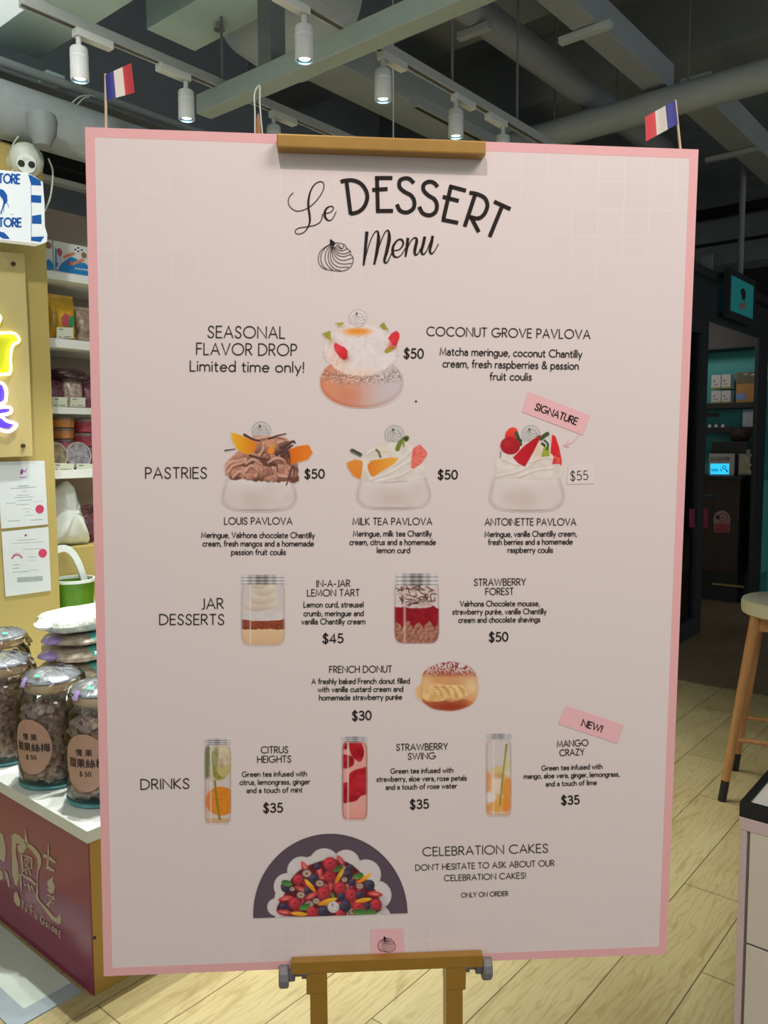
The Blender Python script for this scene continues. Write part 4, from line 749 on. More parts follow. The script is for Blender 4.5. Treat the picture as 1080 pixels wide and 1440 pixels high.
t = thing('lighting_track', 'short dark-slotted track end right of the white cord, behind a spotlight', 'lighting track', k0); MB().box(k0.x-.03, k0.x+.03, k0.y, k0.y+1.6, 3.0, 3.05, bev=.003).build('rail', [M_grey], t); MB().box(k0.x-.008, k0.x+.008, k0.y+.01, k0.y+1.59, 2.998, 3.0001).build('conductor_slot', [M_black], t)
pipe_thing('ceiling_pipe', 'grey round pipe crossing the ceiling behind the right-hand flag', 'pipe', [atY(700, 200, 4.37).to_tuple() and (-4.5, 4.40, 3.17), (3.2, 4.40, 3.17)], .078, M_grey)
l0 = atz(850, 82, 3.26).x; r0 = atz(872, 60, 3.26).x
box_thing('cable_duct', 'square grey duct running towards the grey cross pipe, top right', 'duct', (l0, min(r0, q.x-.004) if 0 else r0, .6, 4.5, 3.26, 3.40), mat('duct_blue_grey', (.36, .385, .42), .6, var=.05))
q = atz(955, 152, 3.28); q2 = atz(985, 146, 3.28)
box_thing('cable_duct', 'square grey duct beyond the cross pipe, above the teal sign', 'duct', (q.x, q.x+.17, q.y, 8.9, 3.28, 3.44), M_grey)
u0, u1 = atz(793, 57, 3.24), atz(855, 37, 3.24)
box_thing('strut_channel', 'metal strut holding up the square duct at the top right', 'bracket', (u0.x-.02, u1.x+.02, u0.y-.02, u0.y+.02, 3.225, 3.255), M_lgrey, .002)
u2 = atz(1010, 222, 3.26)
box_thing('strut_channel', 'metal strut under the duct beyond the cross pipe', 'bracket', (u2.x-.08, u2.x+.26, u2.y-.02, u2.y+.02, 3.245, 3.275), M_grey, .002)
w0 = atz(765, 104, 3.3)
pipe_thing('ceiling_pipe', 'blue-grey round pipe meeting the cross pipe, right of the lights', 'pipe', [(w0.x, 2.2, 3.36), (w0.x, 5.6, 3.36)], .075, mat('pipe_blue_grey', (.30, .32, .35), .55, var=.05))
u3, u4 = atz(648, 50, 3.27), atz(686, 34, 3.27)
box_thing('strut_channel', 'metal strut under the blue-grey round pipe', 'bracket', (u3.x-.01, u4.x+.01, u3.y-.02, u3.y+.02, 3.25, 3.28), M_grey, .002)
v0 = atz(1010, 78, 3.75)
box_thing('ceiling_beam', 'dark ceiling beam high behind the cross pipe, right side', 'beam', (-4.5, 3.2, v0.y-.1, v0.y+.25, 3.75, 4.2), M_slab)
v1 = atz(500, 60, 3.8)
box_thing('ceiling_beam', 'dark deep ceiling beam above the middle of the lights', 'beam', (-6, 3.2, v1.y, v1.y+.3, 3.7, 4.2), M_slab)
for (ya, yb, lab, m) in ((312, 328, 'long dark grey horizontal duct far back above the teal sign, upper one', M_slab), (347, 362, 'long dark grey horizontal duct just above the teal sign, lower one', M_slab)):
    A_, B_ = atY(1030, ya, 9.0), atY(1030, yb, 9.0); box_thing('air_duct', lab, 'duct', (-4.39, 3.5, 9.0, 9.4, B_.z-.06, A_.z+.04), m)
g0, g1 = atY(1030, 287, 9.42), atY(1030, 303, 9.42)
t = tag(MB().box(-4.39, 3.5, 9.42, 9.44, g1.z, g0.z).build('air_grille', [M_black]), 'long black ventilation grille above the far ducts', 'grille')
# left-hand ducts
d0 = atz(60, 196, 2.55)
pipe_thing('air_duct', 'fat grey round duct above the yellow wall, behind the white camera', 'duct', [(d0.x-.06, .2, 2.64), (d0.x-.06, 4.9, 2.64)], .105, mat('duct_mid_grey', (.33, .36, .365), .6), n=24)
d1 = atz(75, 112, 2.9)
box_thing('air_duct', 'dark flat duct below the sage panel, upper left', 'duct', (d1.x-.5, d1.x, -.5, 4.9, 2.86, 2.915), M_dgrey)
d2 = atz(60, 103, 2.88)
pipe_thing('conduit', 'thin grey conduit running under the dark flat duct', 'pipe', [(d2.x+.06, .2, 2.84), (d2.x+.06, 7, 2.84)], .018, M_grey)
d4 = atz(90, 160, 2.8)
pipe_thing('conduit', 'thin dark conduit left of the French flag on the left', 'pipe', [(d4.x, .2, 2.78), (d4.x, 7, 2.78)], .02, M_dgrey)
d3 = atz(72, 106, 2.9)
box_thing('junction_box', 'small square sage junction box under the ceiling left of a spotlight', 'box', (d3.x-.04, d3.x+.04, d3.y-.04, d3.y+.04, 2.865, 2.9), M_green)
d5 = atX(70, 250, -3.6)
box_thing('wall_rail', 'thin white rail high on the wall behind the lit store sign', 'rail', (-3.66, -3.60, .9, 5, d5.z-.012, d5.z+.012), M_white, .003)
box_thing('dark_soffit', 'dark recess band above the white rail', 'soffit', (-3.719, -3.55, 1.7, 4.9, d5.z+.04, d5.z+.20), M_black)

# hanging square beam with its post, and the two lighting tracks
M_bar = mat('beam_sage', (.38, .44, .40), .5, var=.03)
ba = atz(297, 168, 2.70)
beam = thing('hanging_beam', 'grey-green square steel beam crossing above the menu board', 'beam', (ba.x, ba.y, 2.70))
MB().box(ba.x, .6, ba.y-.075, ba.y, 2.70, 2.775, bev=.003).build('beam_bar', [M_bar], beam)
bq = atz(395, 100, 2.775)
MB().box(bq.x-.035, bq.x+.035, ba.y-.075, ba.y, 2.775, 4.2, bev=.002).build('post', [mat('post_grey', (.16, .185, .18), .6)], beam)
M_track = mat('track_aluminium', (.50, .51, .51), .35, metal=.2, var=.03)
M_trackd = mat('track_slot', (.10, .10, .10), .6)
M_spot = mat('spot_white', (.72, .72, .70), .45, var=.02)
M_ring = mat('spot_ring', (.85, .87, .86), .3); M_bez = mat('spot_bezel', (.25, .42, .5), .2, metal=.6)
M_lens = mat('spot_lens', (.9, .95, 1), .3, emit=(.86, .96, 1.0), estr=6.)
ZT = 2.775
xa, xb = -2.63, -1.945
def track(x, y0, y1, label):
    t = thing('lighting_track', label, 'lighting track', (x, y0, ZT))
    b = MB(); b.box(x-.018, x+.018, y0, y1, ZT+.002, ZT+.030, bev=.002)
    for s in (-1, 1): b.box(x+s*.014-.004, x+s*.014+.004, y0, y1, ZT-.004, ZT+.002)
    b.build('rail', [M_track], t); MB().box(x-.0098, x+.0098, y0+.002, y1-.002, ZT, ZT+.0018).build('conductor_slot', [M_trackd], t)
def ontrack(x, px, py): return atX(px, py, x).y
track(xa, atz(38, 10, ZT).y-.02, 4.0, 'pale lighting track on the left, carrying the spotlights above the left flag')
track(xb, -1.0, 4.5, 'pale lighting track in the middle, carrying the spotlights above the gold clamp')
def make_spot(loc, s):
    t = thing('track_spotlight', '-', 'spotlight', loc, 'track spotlights under the ceiling'); x, y, z = loc
    MB().box(x-.017, x+.017, y-.07, y+.07, z-.028, z, bev=.003).build('adapter', [M_spot], t)
    h = Vector((x, y+s*.055, z-.045-.02)); b = MB(); b.tube([(x, y+s*.055, z-.025), (x, y+s*.055, z-.07)], .009, 10); b.box(x-.028, x-.022, y+s*.055-.008, y+s*.055+.008, z-.115, z-.055); b.box(x-.028, x+.01, y+s*.055-.008, y+s*.055+.008, z-.062, z-.056); b.build('arm', [M_spot], t)
    c = (x, y+s*.055, z-.062)
    MB().lathe([(0, 0), (.026, 0), (.030, -.006), (.031, -.104), (.029, -.108), (.0265, -.108), (.0262, -.1)], c, 28).build('body', [M_spot], t, True)
    MB().lathe([(.0313, -.030), (.0316, -.0325), (.0313, -.035), (.0305, -.0325), (.0313, -.030)], c, 28).build('ring', [M_ring], t, True)
    MB().lathe([(.0262, -.1075), (.026, -.101), (.018, -.097)], c, 28).build('bezel', [M_bez], t, True)
    MB().lathe([(.0185, -.1), (.012, -.1025), (0, -.103)], c, 24).build('lens', [M_lens], t, True)
    return t
SPOTS = [(xa, (131, 55), -1, 'white spotlight left of the French flag on the left', 45), (xa, (244, 98), 1, 'white spotlight right of the French flag on the left, above the board edge', 60), (xa, (398, 160), -1, 'half-hidden spotlight beside the wire loop, left of the gold clamp', 70),
         (xb, (410, 14), 1, 'white spotlight hanging in front of the square beam at the top', 95), (xb, (552, 80), -1, 'white spotlight just past the square beam, over the white cord', 85), (xb, (652, 137), -1, 'white spotlight above the right part of the gold clamp', 45), (xb, (698, 168), 1, 'half-hidden spotlight cut off by the board edge right of the gold clamp', 30), (xb, (210, -100), 1, 'spotlight with only its lit end showing at the very top edge', 55)]
proto = None
for x, px, s, lab, wts in SPOTS:
    y = ontrack(x, *px); loc = (x, y, ZT-.002)
    if proto is None: proto = {}
    if s not in proto: t = make_spot(loc, s); proto[s] = t; t['label'] = lab
    else: dup(proto[s], loc, lab)
    lamp_spot((x, y+s*.055, ZT-.175), (x+.02, y+s*.055, 0), wts, 64, .35, .022, (.97, 1, .93))
M_rod = mat('rod_steel', (.16, .165, .16), .5)
for px, py, lab in ((636, 112, 'thin hanger rod above the spotlight right of the beam crossing'), (727, 168, 'thin hanger rod above the last visible spotlight')):
    y = ontrack(xb, px, py); pipe_thing('hanger_rod', lab, 'rod', [(xb, y, ZT+.03), (xb, y, 4.2)], .0055, M_rod, 'hanger rods of the lighting tracks', 8)
y = ontrack(xa, 313, 120); pipe_thing('hanger_rod', 'thin hanger rod above the left track beside the beam end', 'rod', [(xa, y, ZT+.03), (xa, y, 4.2)], .0055, M_rod, 'hanger rods of the lighting tracks', 8)
for px, py, y, lab in ((968, 100, 4.40, 'thin hanger rod holding the cross pipe, right part'), (868, 128, 4.40, 'thin hanger rod holding the cross pipe above the right-hand flag'), (780, 150, 4.40, 'thin hanger rod holding the cross pipe near its left end')):
    p = atY(px, py, y); pipe_thing('hanger_rod', lab, 'rod', [(p.x, y, 3.245), (p.x, y, 4.2)], .006, M_rod, 'hanger rods of the cross pipe', 8)
p = atX(553, 130, xb-.35)
tag(MB().tube([(p.x, p.y, 4.2), (p.x, p.y, 1.9)], .0032, 6).build('pendant_wire', [M_white], smooth=True), 'thin white cord hanging straight down behind the gold clamp', 'cord')

# ------------------------------------------------------------------ left shop: signs on the yellow wall
def X_(x): return lambda px, py: atX(px, py, x)
# lit store sign
M_lit = mat('lit_sign_white', (.85, .88, .9), .4, var=.01, emit=(.88, .98, 1.0), estr=.22)
M_blue = mat('sign_blue', (.012, .11, .42), .4, var=.02, emit=(.01, .10, .42), estr=.12)
SXp = -2.98; S_ = X_(SXp)
out = [(-70, 226), (0, 239), (38, 242.5), (50, 249), (60, 256), (62.5, 285), (63, 318), (66.5, 330), (66, 340), (58, 343.5), (40, 341), (0, 336.5), (-70, 334)]
sg = thing('store_sign', 'lit white store sign board with blue stripes on its edge', 'sign', S_(0, 340))
MB().prism([S_(*q) for q in out], (-.05, 0, 0)).build('sign_board', [M_lit], sg)
S2_ = X_(SXp+.0012); b = MB()
for q in ([(39.5, 245), (45, 247), (57, 254), (58, 261), (44, 260.5)], [(43.5, 274), (58, 275), (58, 285.5), (43.5, 284.5)], [(45, 303.5), (58, 301.5), (58.5, 315), (45, 314.5)], [(44, 333), (62.5, 332.5), (57, 340.5), (44, 338.5)]): polyfill(b, q, S2_)
ribbon(b, [(43.8, 258), (44.2, 300), (44, 339)], .7, S2_)
b.build('stripe', [M_blue], sg)
b = MB(); polyfill(b, [(-12, 262), (-2, 265), (5, 267), (10, 274), (10.5, 283), (6, 289), (4, 281), (0, 275), (-12, 280)], S2_)
for l, w in (([(6, 284), (4, 292), (1, 300)], 1.8), ([(8, 282), (12, 289), (12, 292)], .8), ([(0, 300), (4, 301)], .7), ([(6, 288), (5, 299)], .7), ([(15, 301), (19.5, 301.6)], .6)): ribbon(b, l, w, S2_)
b.build('blue_mark', [M_blue], sg); b = MB()
polyfill(b, [(-12, 324), (-2, 325), (6, 327), (12, 333), (13.5, 336.4), (4, 335.4), (-3, 331), (-12, 333)], S2_)
b.build('blue_mark', [M_blue], sg)
b = MB(); tline(b, 'STORE', -8, 256.5, 27.5, 258.2, 12.3, 2.5, S2_, .17, up=(.03, -1)); b.build('lettering', [M_blue], sg); b = MB(); tline(b, 'STORE', -8, 318.3, 29.5, 318.8, 11.6, 2.6, S2_, .17, up=(.0, -1)); b.build('lettering', [M_blue], sg)
# acrylic panel with the neon characters
AX = -3.16; A_ = X_(AX+.004)
ap = thing('neon_sign', 'clear acrylic panel with yellow and purple neon outline characters on the yellow wall', 'sign', A_(10, 640))
MB().prism([X_(AX)(*q) for q in ((-60, 350), (33, 357), (39, 480), (45, 641), (-60, 646))], (.006, 0, 0)).build('acrylic_panel', [mat('acrylic', (.60, .48, .20), .25, var=.01, spec=.6)], ap)
M_ny = mat('neon_yellow', (.9, .9, .3), .4, emit=(1, 1, .35), estr=2.2); M_nyf = mat('neon_yellow_fill', (.7, .72, .02), .4, emit=(.66, .70, .01), estr=.12)
M_np = mat('neon_white', (.9, .85, 1), .4, emit=(.93, .84, 1), estr=2.0); M_npf = mat('neon_purple_fill', (.08, .04, .42), .4, emit=(.10, .045, .75), estr=.6)
NT = X_(AX+.022)
def neon(pts, m, r=.0060, closed=False): return MB().tube([NT(*q) for q in catmull(pts, 4)], r, 8).build('neon_tube', [m], ap, True)
def neonfill(pts, m): return MB().prism([X_(AX+.008)(*q) for q in pts], (.006, 0, 0)).build('letter_face', [m], ap)
neonfill([(-50, 470), (18, 469.5), (24, 478), (18, 484), (12, 500), (12, 524), (-50, 526)], M_nyf); neonfill([(-40, 440), (1.5, 446), (0, 458), (-40, 460)], M_nyf)
neon([(-50, 468), (0, 468.5), (20, 468.8), (27, 479), (18, 486), (14.5, 503), (14.5, 523), (4, 526.5), (-50, 528)], M_ny); neon([(-10, 436), (-1, 444), (.5, 449), (-4, 456)], M_ny)
neonfill([(-40, 540), (1, 540), (5, 551), (5, 560), (0, 566), (-40, 566)], M_npf); neonfill([(-40, 572), (12, 574), (14, 578), (4, 584), (18, 597), (12, 603), (0, 601), (-40, 590)], M_npf)
neon([(-30, 536), (0, 538), (8, 546), (8.5, 558), (4, 567), (-30, 570)], M_np); neon([(-10, 576), (0, 573), (13.5, 573), (15, 580), (3, 583.5), (-10, 584)], M_np); neon([(-10, 583), (2, 586), (10, 592), (23.5, 597), (15, 606), (5, 606), (-6, 600), (-14, 594)], M_np)
b = MB()
for q in ((17.5, 371.5), (31.3, 626.8)): b.lathe([(.008, 0), (.008, .012), (.006, .016), (0, .016)], A_(*q), 14, (1, 0, 0))
b.build('fixing_screw', [mat('screw_dark', (.05, .035, .02), .5)], ap, True)
for pt, lab, seal in ((((-4, 649.5), (62.5, 647.8), (67.5, 737.3), (2, 743.5)), 'white framed certificate with a purple crest, upper of the two on the yellow wall', (55.8, 716)), (((2.2, 748), (68, 741), (71.8, 830.5), (8, 839)), 'white certificate with a red arc stamp, lower of the two on the yellow wall', (60, 778))):
    P_ = X_(WX+.006); t = thing('certificate', lab, 'certificate', P_(*pt[3]), 'certificates on the yellow wall')
    MB().prism([P_(*q) for q in pt], (-.004, 0, 0)).build('paper', [mat('certificate_paper', (.74, .78, .80), .25, var=.01, coat=.4)], t)
    P2 = X_(WX+.0066); b = MB(); b.lathe([(.018, 0), (.018, .0004), (0, .0004)], P2(*seal), 24, (1, 0, 0)); b.build('seal', [mat('seal_red', (.62, .05, .13), .5)], t)
    b = MB()
    def ln(x0, x1, y0, w=.7, sl=-.06): ribbon(b, [(x0, y0), (x1, y0+(x1-x0)*sl)], w, P2)
    if pt[0][1] < 700:
        for a in ((25.5, 40, 683.8, 1.2), (15, 51, 687, .9), (32, 38, 691, .6), (24, 42, 697, .6), (20, 47, 700, .6), (25, 44, 704, .6), (9, 22, 708, .5), (22, 42, 710, .6), (48, 60, 705.5, .5), (32, 44, 716, .5), (36, 41, 720, 1), (34, 48, 725, .6), (11, 28, 733, .9), (43, 60, 731.5, .9)): ln(*a)
    else:
        for a in ((24, 51, 760, .7), (16, 62, 764.5, .5), (32, 60, 773, .5), (48, 56, 772, .5), (40, 50, 783.5, .8), (40, 50, 788, .5), (18, 27, 794.5, .9), (18, 27, 799.5, .9), (18, 40, 804.8, .9), (40, 53, 802, .5), (24, 60, 815.5, 6.5)): ln(*a)
    b.build('print', [mat('print_grey', (.36, .40, .41), .6)], t)
    b = MB()
    if pt[0][1] < 700:
        polyfill(b, [(28, 664), (31, 659), (33.5, 662), (31.5, 667), (29, 667)], P2); polyfill(b, [(34, 664), (38.5, 657.5), (36.5, 662.5)], P2); ribbon(b, [(27.5, 671.6), (37.5, 671)], .8, P2); ribbon(b, A(32.5, 666, 4, 4, 200, 340), .6, P2); mm = mat('crest_purple', (.42, .08, .38), .5)
    else:
        ribbon(b, [(16.5, 786), (19, 782), (24, 780), (29, 782), (31, 785)], 2.2, P2); ribbon(b, [(18, 780), (24, 777.6), (29, 779)], .5, P2); polyfill(b, [(34, 753), (36, 750.5), (38.5, 752.5), (36, 755)], P2); mm = mat('stamp_red', (.52, .10, .16), .5)
    b.build('crest', [mm], t)
# things above the sign: two-lens camera, grey housing and cables
M_camw = mat('camera_white', (.62, .66, .57), .4)
cp = X_(-3.10)(37, 225); t = thing('security_camera', 'white dome camera with two dark lens ports above the store sign', 'camera', cp)
b = MB(); b.blob(cp, .062, .064, .064, 20, 12); b.build('dome', [M_camw], t, True)
fc = (EYEP-cp).normalized(); sd = fc.cross(Vector((0, 0, 1))).normalized(); up = sd.cross(fc)
MB().lathe([(.036, .053), (.034, .060), (0, .062)], cp-up*.012, 24, fc).build('face_plate', [mat('camera_face', (.78, .82, .76), .4)], t, True)
for s in (-1, 1): MB().lathe([(.0125, .056), (.0125, .064), (0, .064)], cp-up*.014+sd*(.018*s), 16, fc).build('lens', [mat('lens_dark', (.03, .035, .03), .2)], t, True)
MB().tube([cp+Vector((-.02, 0, .0)), (WX-.05, cp.y, cp.z+.02)], .03, 14).build('mount', [M_camw], t, True)
hp = atX(59, 181, -2.95)
MB().lathe([(0, .05), (.05, .05), (.056, .03), (.05, -.02), (.036, -.045), (.030, -.062), (0, -.062)], hp, 24).tube([hp+Vector((0, 0, .01)), hp+Vector((0, 0, .01))+(hp-EYEP).normalized()*.85], .016, 10).build('pendant_housing', [mat('housing_grey', (.22, .24, .24), .6)], None, True)
o = bpy.data.objects['pendant_housing']; tag(o, 'rounded grey housing hanging above the dome camera', 'housing')
Cb = X_(-3.12)
for l, r, lab in (([(53, 160), (46, 170), (32, 185), (20, 200), (16, 215), (18, 236), (17, 242)], .0028, 'white cable looping down left of the dome camera'), ([(68, 223), (74, 240), (73, 262), (70, 280), (63, 297)], .0035, 'white cable hanging at the right edge of the store sign'), ([(71, 173), (85, 160), (101, 145), (112, 136), (126, 134), (134, 136)], .0025, 'upper of two white cables near the board corner'), ([(79, 177), (93, 164), (106, 150), (118, 138), (126, 136)], .0025, 'lower of two white cables near the board corner')):
    tag(MB().tube([Cb(*q) for q in catmull(l, 5)], r, 8).build('cable', [M_camw], smooth=True), lab, 'cable')

# ------------------------------------------------------------------ shelving and its goods
SXF = -3.30; F_ = X_(SXF)
sh = thing('display_shelf', 'white wall shelving stocked with sweets, left of the menu board', 'shelf', (SXF, 1.7, 0))
SHZ = []
for (y0, y1) in ((379.5, 390.5), (474, 487), (571.5, 581), (661.5, 674)):
    zt, zb = F_(66, y0).z, F_(66, y1).z; SHZ.append(zt)
    MB().box(-3.655, SXF, 1.692, 4.4, zb, zt, bev=.002).build('shelf_board', [M_white], sh)
zlow = F_(120, 768).z
zlow = X_(-3.36)(120, 768).z
MB().box(-3.655, -3.36, 1.692, 4.4, 0, zlow, bev=.002).build('base_cabinet', [M_yellow], sh)
def F2(x): return X_(x)
MB().box(-3.655, SXF, 4.4, 4.42, 0, 2.2).build('side_panel', [M_white], sh)
# cartons on the top shelf
M_carton = mat('carton_white', (.72, .72, .69), .5, var=.02); M_cblue = mat('carton_blue', (.015, .24, .58), .5, var=.03); M_cor = mat('carton_orange', (.70, .26, .12), .5); M_cred = mat('carton_red', (.45, .07, .10), .5); M_cbr = mat('carton_brown', (.28, .17, .10), .6); M_cblk = mat('carton_black', (.02, .02, .025), .5); M_cpink = mat('carton_pink', (.75, .5, .56), .5)
x0c = -3.36; C_ = X_(x0c)
ya, yb = C_(76, 370).y, C_(140, 370).y
for (y0, y1, lab, art) in ((1.70, ya-.004, 'blue and white carton half hidden by the yellow wall on the top shelf', 0), (ya, yb, 'blue and white biscuit carton with orange shapes on the top shelf', 1)):
    zt = SHZ[0]; h = C_(76, 338).z-zt; t = thing('snack_carton', lab, 'carton', (x0c, (y0+y1)/2, zt), 'cartons on the top shelf'); MB().box(-3.62, x0c, y0, y1, zt+.001, zt+h, bev=.003).build('box', [M_carton], t)
    Cp = X_(x0c+.0012); Cq = X_(x0c+.002)
    b = MB(); polyfill(b, [(62, 377), (64, 369), (68, 364), (72, 367), (75, 373), (75, 380), (64, 379)] if not art else [(77.5, 347), (80, 352), (80, 368), (84, 372), (92, 366), (100, 361), (108, 364), (112, 369), (120, 370), (127, 377), (133, 379), (133, 389.5), (100, 384), (77.5, 380)], Cp); b.build('blue_print', [M_cblue], t)
    b = MB()
    if art:
        b.mi = 0; ribbon(b, [(89, 362), (96, 359), (105, 356)], 4, Cq); ribbon(b, [(96, 370), (103, 371), (110, 368), (118, 365)], 4, Cq); b.mi = 1; polyfill(b, [(80, 350), (84, 348.5), (88, 354), (86, 361), (82, 359)], Cq); polyfill(b, [(94, 368), (98, 366), (99, 372), (95, 373)], X_(x0c+.0024)); b.mi = 2; ribbon(b, [(84, 360), (84.5, 370), (80, 379)], 3, Cq); b.mi = 3
        for q in ((106, 351), (110, 348.6), (115, 351.5), (110, 353.5)): polyfill(b, [(q[0]-2, q[1]), (q[0], q[1]-1.4), (q[0]+2, q[1]), (q[0], q[1]+1.4)], Cq)
        b.mi = 4; b.lathe([(.013, 0), (.013, .001), (0, .001)], Cq(118, 359), 16, (1, 0, 0))
    if art:
        b.mi = 5
        for k in range(5): ribbon(b, [(105.5+k*4, 377.4+k*.55), (108.3+k*4, 377.8+k*.55)], 2.2, X_(x0c+.0026))
    else: b.mi = 4; b.lathe([(.014, 0), (.014, .001), (0, .001)], Cq(68, 345), 16, (1, 0, 0)); polyfill(b, [(60, 350), (65, 354), (60, 356)], Cq)
    b.build('colour_print', [M_cor, M_cred, M_cpink, M_cblk, M_cbr, M_carton], t)
M_tagc = mat('price_card', (.66, .69, .55), .5, var=.02)
def pouch(name, lab, px0, px1, py0, py1, xf, m, dep=.07, group=None, seed=0, cat='snack bag', lump=.03, seal=None):
    f = X_(xf); a, c_ = f(px0, (py0+py1)/2), f(px1, (py0+py1)/2); zt, zb = f((px0+px1)/2, py0).z, f((px0+px1)/2, py1).z
    w, h = c_.y-a.y, zt-zb; t = thing(name, lab, cat, (xf-dep/2, (a.y+c_.y)/2, zb), group); cy = (a.y+c_.y)/2
    b = MB(); n = 12; rows = []; rr = random.Random(seed); ph = rr.uniform(0, 6)
    for j in range(n+1):
        v = j/n; th = max(.04, math.sin(PI*min(1, v*1.02+.06))**.6) if v < .9 else .08
        if v < .05: th = .85
        row = []
        for i in range(24):
            q = 2*PI*i/24; cx, cy_ = math.copysign(abs(math.cos(q))**.55, math.cos(q)), math.copysign(abs(math.sin(q))**.8, math.sin(q)); wv = 1+lump*math.sin(5*q+ph+7*v)+lump*math.sin(9*v*3+q*3)
            row.append(b.bm.verts.new((xf-dep/2+cy_*dep/2*th*wv, cy+cx*w/2*(1-.08*math.sin(PI*v))*(1+lump*.4*math.sin(11*v+ph)), zb+h*v)))
        rows.append(row)
    b.face(rows[0][::-1]); b.face(rows[-1])
    for j in range(n):
        for i in range(24): b.face([rows[j][i], rows[j][(i+1) % 24], rows[j+1][(i+1) % 24], rows[j+1][i]])
    b.build('packet', [m], t, True); b = MB(); b.box(xf-dep/2-.002, xf-dep/2+.002, cy-w*.49, cy+w*.49, zb+h*.955, zb+h*1.0); b.build('top_seal', [seal or m], t); return t, f
M_ybag = mat('foil_yellow', (.72, .42, .03), .25, var=.3, scale=14, spec=.7, bump=.3, bscale=25); M_rbag = mat('foil_red', (.38, .04, .03), .3, var=.2, scale=12); M_plum = mat('dark_plum_bag', (.045, .012, .022), .2, var=.4, scale=40, spec=.8, bump=.3); M_mauve = mat('mauve_dried_fruit', (.24, .08, .11), .25, var=.6, scale=60, spec=.8, bump=.6, bscale=70); M_tanbag = mat('clear_bag_tan', (.38, .27, .20), .25, var=.4, scale=40, spec=.7, bump=.4); M_floral = mat('floral_wrap', (.52, .40, .32), .25, var=.55, scale=70, spec=.8)
pouch('snack_bag', 'red packet behind the yellow snack bag', 60, 76, 410, 472, -3.46, M_rbag, .05, 'bags on the second shelf', 1)
t, f = pouch('snack_bag', 'shiny yellow snack bag with a green tab on the second shelf', 69, 111, 413, 475.5, -3.36, M_ybag, .09, 'bags on the second shelf', 2, seal=mat('foil_orange', (.55, .22, .02), .3, var=.2))
f2 = X_(-3.312); b = MB(); polyfill(b, [(86, 447), (92, 440), (98, 444), (97, 457), (88, 459)], f2); b.build('fruit_print', [M_cred], t)
b = MB(); polyfill(b, [(97, 452), (99, 445), (104, 443), (105, 452), (102, 461), (97, 459)], f2); b.build('green_tab', [mat('tab_green', (.02, .26, .07), .4)], t)
pouch('snack_bag', 'clear bag of brown snacks at the right of the yellow bag', 111, 140, 431, 479, -3.37, M_tanbag, .09, 'bags on the second shelf', 3)
pouch('snack_bag', 'mauve bag of dried fruit at the left of the third shelf', 67, 93, 528, 571, -3.38, M_mauve, .09, 'bags on the third shelf', 4)
pouch('snack_bag', 'bag with a pale flowered wrap and dark top on the third shelf', 93, 121, 520, 572, -3.37, M_floral, .10, 'bags on the third shelf', 5)
pouch('snack_bag', 'dark plum bag partly behind the menu board on the third shelf', 119, 150, 535, 573, -3.38, M_mauve, .09, 'bags on the third shelf', 6)
f = X_(-3.34); dz = F_(100, 520)
b = MB()
for q, rx, rz in (((104, 526), .075, .028), ((92, 523), .05, .018), ((118, 530), .06, .02)): b.blob(f(*q)+Vector((-.04, 0, 0)), .05, rx, rz, 16, 8, .06, 3)
tag(b.build('folded_bag', [M_plum], None, True), 'dark crumpled plastic bag lying over the third-shelf bags', 'snack bag')
for sx, sz, px0, px1, py0, py1, lab in ((-3.302, 1, 80, 103, 460, 475.5, 'price card in front of the yellow snack bag'), (-3.302, 2, 73.5, 94.5, 558, 571.8, 'price card below the mauve bag'), (-3.302, 2, 99, 120, 558.5, 572, 'price card below the flowered bag'), (-3.302, 3, 75, 104, 651, 662, 'price card below the left clear lid'), (-3.302, 3, 108, 130, 651.5, 662.2, 'price card below the right clear lid')):
    f = X_(-3.304); t = thing('price_card', lab, 'price card', f((px0+px1)/2, py1), 'price cards along the shelf fronts')
    MB().prism([f(px0, py0), f(px1, py0+.8), f(px1, py1+.3), f(px0, py1)], (-.003, 0, 0)).build('card', [M_tagc], t)
    f = X_(-3.3028); b = MB(); ribbon(b, [(px0+3, py0+3), (px0+9, py0+3.2)], 1.2, f); ribbon(b, [(px0+3, py1-2), (px0+6, py1-2)], 1, f); ribbon(b, [(px0+10, py1-2), (px1-3, py1-1.8)], 1, f); b.build('print', [mat('card_print', (.16, .17, .13), .6)], t)
# stacked tubs
M_tuo = mat('tub_orange', (.50, .20, .05), .25, var=.25, scale=30, spec=.7); M_tup = mat('tub_pink', (.50, .14, .17), .25, var=.2, scale=30, spec=.7); M_tur = mat('tub_red', (.32, .035, .055), .25, var=.25, scale=30, spec=.7); M_lid = mat('tub_lid', (.20, .13, .11), .12, var=.1, spec=1.)
def tub(pxc, py0, py1, hw, m, lab, xf=-3.43):
    f = X_(xf); c_ = f(pxc, py1); zt = f(pxc, py0).z; h = zt-c_.z; r = abs(f(pxc+hw, py1).y-c_.y); t = thing('sweet_tub', lab, 'tub', c_, 'stacked tubs on the fourth shelf')
    MB().lathe([(0, 0), (r*.90, 0), (r*.96, h*.05), (r, h*.74), (0, h*.74)], c_, 28).build('tub', [m], t, True)
    MB().lathe([(0, h*.742), (r*1.04, h*.742), (r*1.04, h*.95), (r*.9, h*.99), (0, h*.99)], c_, 28).build('lid', [M_lid], t, True)
yb4 = 661
for k, (a, c_, m, lab) in enumerate(((645.5, 661, M_tup, 'lowest tub of the left stack, behind the clear lids'), (630, 645.3, M_tup, 'pink tub of the left stack, above the clear lids'), (614.6, 629.8, M_tuo, 'middle orange tub of the left stack'), (599, 614.4, M_tuo, 'topmost orange tub of the left stack'))): tub(88, a-13 if 0 else a-12.5, c_-12.5, 15, m, lab)
